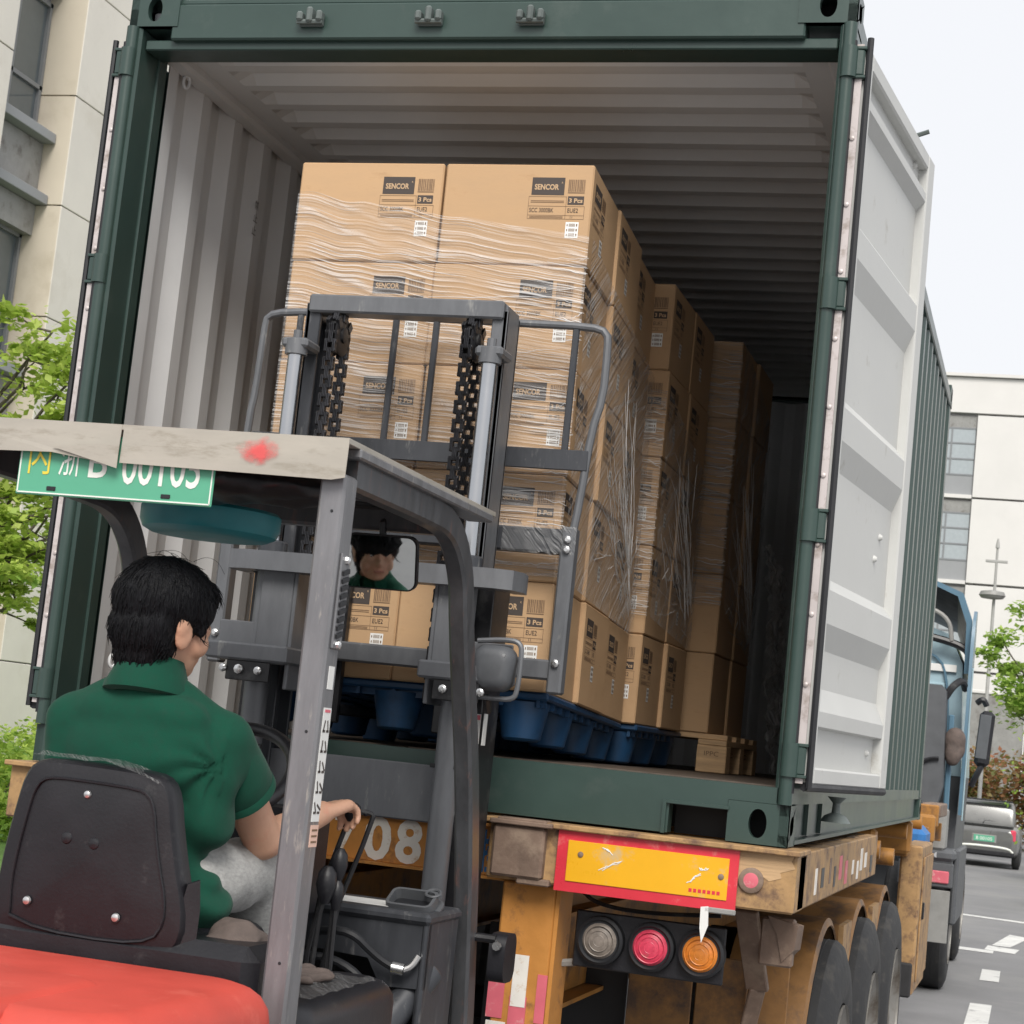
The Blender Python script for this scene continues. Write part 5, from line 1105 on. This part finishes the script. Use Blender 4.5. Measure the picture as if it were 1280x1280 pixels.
# ---------------- seat
se = fgroup('seat')
def outline(k, zoff=0.):
    P = [(-.215, -.285), (-.222, -.20), (-.212, -.10), (-.195, -.0), (-.185, .045), (-.165, .078), (-.125, .088), (0, .086), (.115, .082), (.150, .070), (.170, .035), (.182, -.03), (.205, -.12), (.228, -.19), (.232, -.255), (.205, -.30), (.10, -.318), (-.12, -.312)]
    P = smoothpath([Vector((a, b, 0)) for a, b in P + [P[0]]], 1)[:-1]; c = Vector((0, -.11, 0)); return [c + (p - c) * k for p in P]
lay = [(1.0, .05), (1.0, .02), (.985, .004), (.955, -.004), (.86, -.008), (.5, -.016), (.05, -.018)]
V = []; 
for k, dy in lay: V += [(p.x, -1.85 + dy - .02 * (p.y + .1), p.y) for p in outline(k)]
n = len(outline(1)); F = [(a * n + i, (a + 1) * n + i, (a + 1) * n + (i + 1) % n, a * n + (i + 1) % n) for a in range(len(lay) - 1) for i in range(n)] + [tuple(range((len(lay) - 1) * n, len(lay) * n)), tuple(reversed(range(n)))]
FB().add(V, [tuple(reversed(f)) for f in F]).build('backrest_shell', BLACKP, se)
FB().tube([(p.x, -1.862 - .02 * (p.y + .1), p.y) for p in outline(.80)][:-1], .0035, 6, closed=True).build('shell_ridge', BLACKP, se)
for x0, z0, rr, m_ in ((-.02, .020, .009, BOLT), (-.055, -.075, .014, BLACKP), (.010, -.08, .014, BLACKP), (-.13, -.215, .010, BOLT), (.08, -.225, .010, BOLT)):
    FB().lathe((x0, -1.866, z0), -Y, [(0, rr), (.004, rr * .8), (.006, rr * .3)], 12).build('seat_bolt', m_, se)
FB().prism([(0, .0), (.02, .11), (.045, .12), (.052, .06), (.05, -.06), (.02, -.10), (0, -.10)], (.195, -1.83, -.25), X * .9 + Y * .4, Z, (.01, -.02, 0)).build('side_bracket', BLACKP, se)
rblock('seat_cushion', -.235, .235, -1.83, -1.36, -.36, -.245, .04, BLACKP, se)
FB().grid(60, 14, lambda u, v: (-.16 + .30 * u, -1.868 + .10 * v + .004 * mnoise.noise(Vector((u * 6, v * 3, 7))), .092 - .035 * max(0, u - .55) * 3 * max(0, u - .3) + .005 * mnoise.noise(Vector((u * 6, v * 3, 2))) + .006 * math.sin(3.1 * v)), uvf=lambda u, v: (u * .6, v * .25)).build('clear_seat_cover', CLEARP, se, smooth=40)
# wheels (below the picture, they carry the machine)
for s in (-1, 1):
    for yy, rr in ((-.42, .29), (-2.0, .24)):
        wv = fgroup('wheel'); FB().lathe((MX + s * .36, yy, GZ + rr), X * s, [(0, rr * .6), (.01, rr * .92), (.03, rr), (.12, rr), (.14, rr * .92), (.15, rr * .6)], 32).build('tyre', TYRE, wv); FB().lathe((MX + s * .37, yy, GZ + rr), X * s, [(.05, .03), (.06, rr * .5), (.13, rr * .6)], 24).build('rim', RIM, wv)
# clutter beside the seat
def lump(name, prims, m, label, cat, amp=.01, vox=.009):
    me = blob(prims, vox, 2, name)
    for v in me.vertices: v.co += Vector((mnoise.noise(v.co * 25), mnoise.noise(v.co * 25 + Vector((9, 0, 0))), mnoise.noise(v.co * 25 + Vector((0, 9, 0))))) * amp
    o = meshobj(name, me, m); tag(o, label, cat); return o
lump('work_glove', [('e', (.315, -1.50, -.345), (.045, .07, .022), (0, 0, .3)), ('c', (.32, -1.45, -.345), (.375, -1.37, -.343), .014, .011), ('c', (.33, -1.46, -.345), (.40, -1.40, -.345), .013, .010), ('c', (.34, -1.48, -.345), (.405, -1.43, -.345), .013, .010), ('c', (.30, -1.46, -.34), (.335, -1.36, -.34), .013, .010), ('c', (.33, -1.53, -.345), (.39, -1.52, -.346), .014, .011)], CLOTH, 'grimy dark work glove lying on the forklift fender', 'glove', .006, .007)
lump('dark_rag', [('e', (.29, -1.70, -.27), (.075, .07, .055)), ('e', (.22, -1.74, -.30), (.06, .05, .04)), ('e', (.36, -1.68, -.31), (.06, .08, .04))], CLOTH, 'dark bundled rag wedged between the seat and the rear pillar', 'rag', .014)
lump('black_cap', [('e', (.25, -1.80, -.308), (.075, .04, .018)), ('e', (.18, -1.80, -.305), (.05, .035, .02))], BLACKP, 'flat black plastic handle lying on the red hood behind the seat', 'handle', .004)
# ================================================================== driver
pe = thing('person', 'seated driver in green polo shirt and grey trousers holding a forklift lever', 'person', loc=(0, 0, 0))
hc = Vector((.012, -1.665, .398)); tn = R(-28)           # head turned a little to the right
Rh = Matrix.Rotation(tn, 3, 'Z') @ Matrix.Rotation(R(6), 3, 'Y')
def H(x, y, z): return hc + Rh @ Vector((x, y, z))
def he(c, rad): return ('e', H(*c), rad, (0, R(6), tn))
shl, shr = Vector((-.170, -1.665, .165)), Vector((.160, -1.62, .155))
elr, wrr = Vector((.200, -1.415, -.062)), Vector((.252, -1.195, .004)); ell, wrl = Vector((-.265, -1.45, -.02)), Vector((-.19, -1.24, .10))
hpl, hpr = Vector((-.105, -1.63, -.17)), Vector((.10, -1.63, -.17)); knl, knr = Vector((-.16, -1.22, -.13)), Vector((.158, -1.30, -.135)); anl, anr = Vector((-.15, -1.10, -.60)), Vector((.06, -1.20, -.60))
body = [he((0, .0, .035), (.076, .094, .095)), he((0, .030, -.035), (.062, .068, .085)), he((0, .056, -.085), (.036, .032, .030)), he((0, .098, -.012), (.013, .020, .022)), he((0, .090, .012), (.010, .014, .03)),
        he((0, .090, -.052), (.024, .012, .010)), he((.040, .072, .004), (.024, .018, .02)), he((-.040, .072, .004), (.024, .018, .02)), he((.052, .055, -.03), (.022, .03, .03)), he((-.052, .055, -.03), (.022, .03, .03)),
        he((.086, -.010, -.010), (.010, .024, .036)), he((-.086, -.010, -.010), (.010, .024, .036)), he((.092, -.020, .008), (.008, .018, .024)), he((-.092, -.020, .008), (.008, .018, .024)),
        ('c', H(0, -.02, -.04), (-.008, -1.685, .22), .056, .064),
        ('e', (-.005, -1.64, .08), (.15, .09, .15)), ('e', (0, -1.62, -.10), (.15, .10, .14)), ('c', shl + Vector((.03, 0, 0)), shr - Vector((.03, 0, 0)), .055, .055),
        ('c', shl.lerp(ell, .15), ell, .048, .042), ('c', ell, wrl, .042, .029), ('c', shr, elr, .052, .045), ('c', elr, wrr, .046, .030),
        ('c', hpl, knl, .08, .06), ('c', knl, anl, .055, .04), ('c', hpr, knr, .08, .06), ('c', knr, anr, .055, .04)]
def hand(w_, d, up, thumb_side, grip):
    """palm and five bent fingers from wrist w_ pointing along d"""
    d = Vector(d).normalized(); up = Vector(up); up = (up - d * up.dot(d)).normalized(); sd_ = d.cross(up) * thumb_side; P = []
    for t, rr in ((-.026, .016), (-.009, .017), (.009, .017), (.026, .016)): P.append(('c', w_ + d * .005 + sd_ * t * .6, w_ + d * .075 + sd_ * t, .019, rr))
    for i, (t, l) in enumerate(((.030, .072), (.010, .080), (-.010, .074), (-.029, .058))):
        k0 = w_ + d * .085 + sd_ * t; c1, c2, c3 = grip
        k1 = k0 + (d * math.cos(c1) - up * math.sin(c1)) * l * .48; k2 = k1 + (d * math.cos(c2) - up * math.sin(c2)) * l * .32; k3 = k2 + (d * math.cos(c3) - up * math.sin(c3)) * l * .24
        P += [('c', k0, k1, .0095, .0088), ('c', k1, k2, .0088, .008), ('c', k2, k3, .008, .007)]
    t0 = w_ + d * .03 + sd_ * .030; t1 = t0 + d * .03 + sd_ * .028 - up * .012; t2 = t1 + d * .03 - up * .022 + sd_ * .002; P += [('c', t0, t1, .014, .0105), ('c', t1, t2, .0105, .0085)]
    return P
body += hand(wrr, (.10, .45, .11), (-.25, -.15, 1), -1, (.75, 1.6, 2.4))
body += hand(wrl, (.55, .35, .12), (0, -.5, .8), 1, (.8, 1.7, 2.5))
bm_ = blob(body, .0055, 3, 'body'); bo_ = meshobj('body', bm_, SKIN, pe)
# eyes, brows and lips as small parts of the face
for s in (-1, 1):
    e = MB(); e.lathe(H(s * .034, .083, .012), Rh @ Vector((s * .12, 1, 0)), [(0, .009), (.002, .008), (.003, .004)], 12, 0); e.lathe(H(s * .034, .0852, .012), Rh @ Vector((s * .12, 1, 0)), [(0, .0062), (.0012, .005)], 10, 1); e.build('eye', [PAPER, RUBBER], pe)
    MB().bar(H(s * .016, .097, .034), H(s * .056, .083, .036), .006, .009, .002).build('eyebrow', HAIR, pe)
MB().bar(H(-.018, .1, -.053), H(.018, .1, -.053), .008, .006, .002).build('lips', mat('lip skin', (.42, .18, .14), .5), pe)
# hair: cap with a fringe, thicker at the back, ear left free
hr = [he((0, -.016, .055), (.104, .116, .100)), he((0, -.055, -.005), (.092, .072, .088)), he((0, -.060, -.062), (.074, .050, .055)), he((0, -.045, -.03), (.086, .06, .07)), he((0, .055, .078), (.078, .052, .045)), he((.070, .02, .045), (.026, .055, .048)), he((-.070, .02, .045), (.026, .055, .048)), he((.074, -.058, .0), (.018, .034, .06)), he((-.074, -.058, .0), (.018, .034, .06)), he((.084, .038, .018), (.008, .016, .034)), he((-.084, .038, .018), (.008, .016, .034)), he((0, .092, .068), (.06, .012, .028))]
hm = blob(hr, .006, 3, 'hair')
for v in hm.vertices:
    q = Rh.transposed() @ (v.co - hc); a = math.atan2(q.y, q.x); dd = .0032 * mnoise.noise(Vector((a * 9, q.z * 6, 0))) + .0016 * mnoise.noise(Vector((a * 30, q.z * 9, 4)))
    v.co += (v.co - hc).normalized() * dd
meshobj('hair', hm, HAIR, pe)
sh = MB(); r = random.Random(4); hm.update(); vv = [v for v in hm.vertices]; top = H(0, -.03, .15)
for i in range(1500):
    v = r.choice(vv); nn = Vector(v.normal); c = Vector(v.co); away = (c - top); q = Rh.transposed() @ (c - hc)
    if q.y > .045 and q.z < .075: continue
    t = away - nn * away.dot(nn) + Vector((0, 0, -.02)); t = t.normalized() + Vector((r.uniform(-1, 1), r.uniform(-1, 1), r.uniform(-1, 1))) * .14; t = (t - nn * t.dot(nn)).normalized(); l = r.uniform(.018, .042)
    sh.tube([c - nn * .001, c + t * l * .5 + nn * r.uniform(.0008, .003), c + t * l + nn * r.uniform(-.004, .0015)], [.0013, .0011, .0003], 4)
for a, b in ((.6, .02), (.9, -.03), (1.3, .05), (2.0, 0)):                       # a few stray hairs on the crown
    p = H(.05 * math.cos(a * 2), -.02 + .05 * math.sin(a * 3), .152); sh.tube(smoothpath([p, p + Vector((.01 + b, .0, .014)), p + Vector((.035 + b, .01, .006)), p + Vector((.055 + b, .01, -.022))]), .0006, 4)
sh.build('hair_strands', HAIR, pe, kind='stuff')
# polo shirt
def tube_shirt():
    P = [('e', (-.005, -1.645, .075), (.178, .115, .155)), ('e', (-.008, -1.672, .10), (.165, .10, .14)), ('e', (.005, -1.635, -.06), (.165, .118, .18)), ('e', (.015, -1.63, -.18), (.175, .120, .10)), ('c', shl + Vector((.0, 0, .004)), shr + Vector((0, 0, .004)), .070, .070),
         ('c', (-.05, -1.675, .25), (-.19, -1.665, .165), .052, .056), ('c', (.035, -1.67, .25), (.165, -1.62, .16), .052, .056), ('c', shl, shl.lerp(ell, .40), .070, .064), ('c', shr, shr.lerp(elr, .22), .072, .070), ('c', (-.006, -1.678, .20), (-.004, -1.680, .262), .085, .070), ('c', (-.03, -1.69, .22), (-.14, -1.68, .175), .058, .06), ('c', (.02, -1.685, .22), (.12, -1.65, .17), .058, .06), ('e', (.03, -1.63, -.20), (.200, .135, .115)), ('e', (-.003, -1.69, .12), (.185, .085, .13)), ('c', (-.185, -1.675, .17), (-.16, -1.66, -.02), .058, .07), ('c', (.165, -1.64, .155), (.15, -1.645, -.02), .055, .07), ('e', (-.006, -1.70, .20), (.17, .07, .06))]
    return P
sm_ = blob(tube_shirt(), .0085, 22, 'polo_shirt')
for v in sm_.vertices:
    c = v.co; f = 0
    f += .005 * math.sin(38 * (c.z * .8 + c.x * 1.2) + 3 * mnoise.noise(c * 6)) * max(0, min(1, (c.x - .02) * 9)) * max(0, min(1, (.16 - c.z) * 8))       # folds below the right arm
    f += .007 * mnoise.noise(Vector((c.x * 7, c.y * 5, c.z * 7))) + .002 * mnoise.noise(c * 26)
    d_ = (c - Vector((.15, -1.66, .08))).length                                                       # creases fanning from the armpit
    f += .0075 * max(0, 1 - d_ / .17) * math.sin(9 * math.atan2(c.z - .10, c.x - .19) + 2 * mnoise.noise(c * 8)) * (1 if c.x < .2 else 0)
    f += .005 * max(0, min(1, (-.02 - c.z) * 9)) * math.sin(70 * c.z + 14 * c.x + 4 * mnoise.noise(c * 7))
    nn = Vector((c.x, c.y + 1.64, 0)).normalized(); v.co += nn * f
so_ = meshobj('polo_shirt', sm_, SHIRT, pe)
cm = MB(); ring = []                                             # collar: folded band round the neck
for i in range(29):
    a = R(-250 + 320 * i / 28); ring.append(a)
cc = Vector((-.004, -1.678, .272))
def cring(rx, ry, dz, tilt=.30): return [cc + Vector((rx * math.cos(a), ry * math.sin(a), dz + tilt * -(ry * math.sin(a)) * 1.0 * .5)) for a in ring]
L1 = [cring(.066, .068, .020), cring(.068, .070, .046), cring(.072, .075, .050), cring(.084, .088, .012), cring(.098, .102, -.018), cring(.100, .104, -.030), cring(.080, .084, -.036)]
n = len(ring); V = sum(L1, []); cm.add(V, [(k * n + i, k * n + i + 1, (k + 1) * n + i + 1, (k + 1) * n + i) for k in range(len(L1) - 1) for i in range(n - 1)]); cm.build('collar', SHIRT, pe)
def sleeve(a, b, k0, k1, r0, r1):
    ax = (b - a).normalized(); u_ = ax.cross(Vector((.3, -.8, .2))).normalized(); w2 = ax.cross(u_); l = (b - a).length; cf = MB(); V = []; n = 40
    prof = [(k0, r0), (k0 + (k1 - k0) * .3, r0 * 1.05), (k0 + (k1 - k0) * .65, r0 + (r1 - r0) * .7), (k1 - .07, r1 * .985), (k1 - .065, r1 * .975), (k1 - .06, r1 * .99), (k1, r1), (k1, r1 - .004), (k1 - .2, r1 - .012)]
    for k, rr in prof:
        for i in range(n):
            t = 2 * math.pi * i / n; f = 1 + .05 * mnoise.noise(Vector((math.cos(t) * 1.6, math.sin(t) * 1.6, k * 3))); V.append(a + ax * (l * k) + (u_ * math.cos(t) + w2 * math.sin(t)) * rr * f)
    cf.add(V, [(k * n + i, k * n + (i + 1) % n, (k + 1) * n + (i + 1) % n, (k + 1) * n + i) for k in range(len(prof) - 1) for i in range(n)]); cf.build('sleeve', SHIRT, pe, smooth=60)
sleeve(shr + Vector((-.012, .0, .0)), elr, .0, .53, .074, .084); sleeve(shl, ell, .0, .66, .070, .078)
# trousers
tp = [('e', (0, -1.60, -.18), (.165, .13, .095)), ('c', hpr + Vector((.01, .03, 0)), knr, .092, .073), ('c', hpl + Vector((0, .03, 0)), knl, .092, .073), ('c', knr, anr + Vector((0, 0, .06)), .072, .06), ('c', knl, anl + Vector((0, 0, .06)), .072, .06)]
tm = blob(tp, .0085, 4, 'trousers')
for v in tm.vertices: c = v.co; v.co += Vector((mnoise.noise(c * 9), 0, mnoise.noise(c * 9 + Vector((5, 0, 0))))) * .006 + Vector((0, 0, .004 * math.sin(60 * c.y + 25 * c.x + 4 * mnoise.noise(c * 7))))
meshobj('trousers', tm, TROUS, pe)
for a in (anl, anr): meshobj('shoe', blob([('e', a + Vector((0, .05, -.05)), (.045, .12, .035)), ('e', a + Vector((0, -.01, -.03)), (.042, .055, .05))], .012, 3, 'shoe'), SHOE, pe)
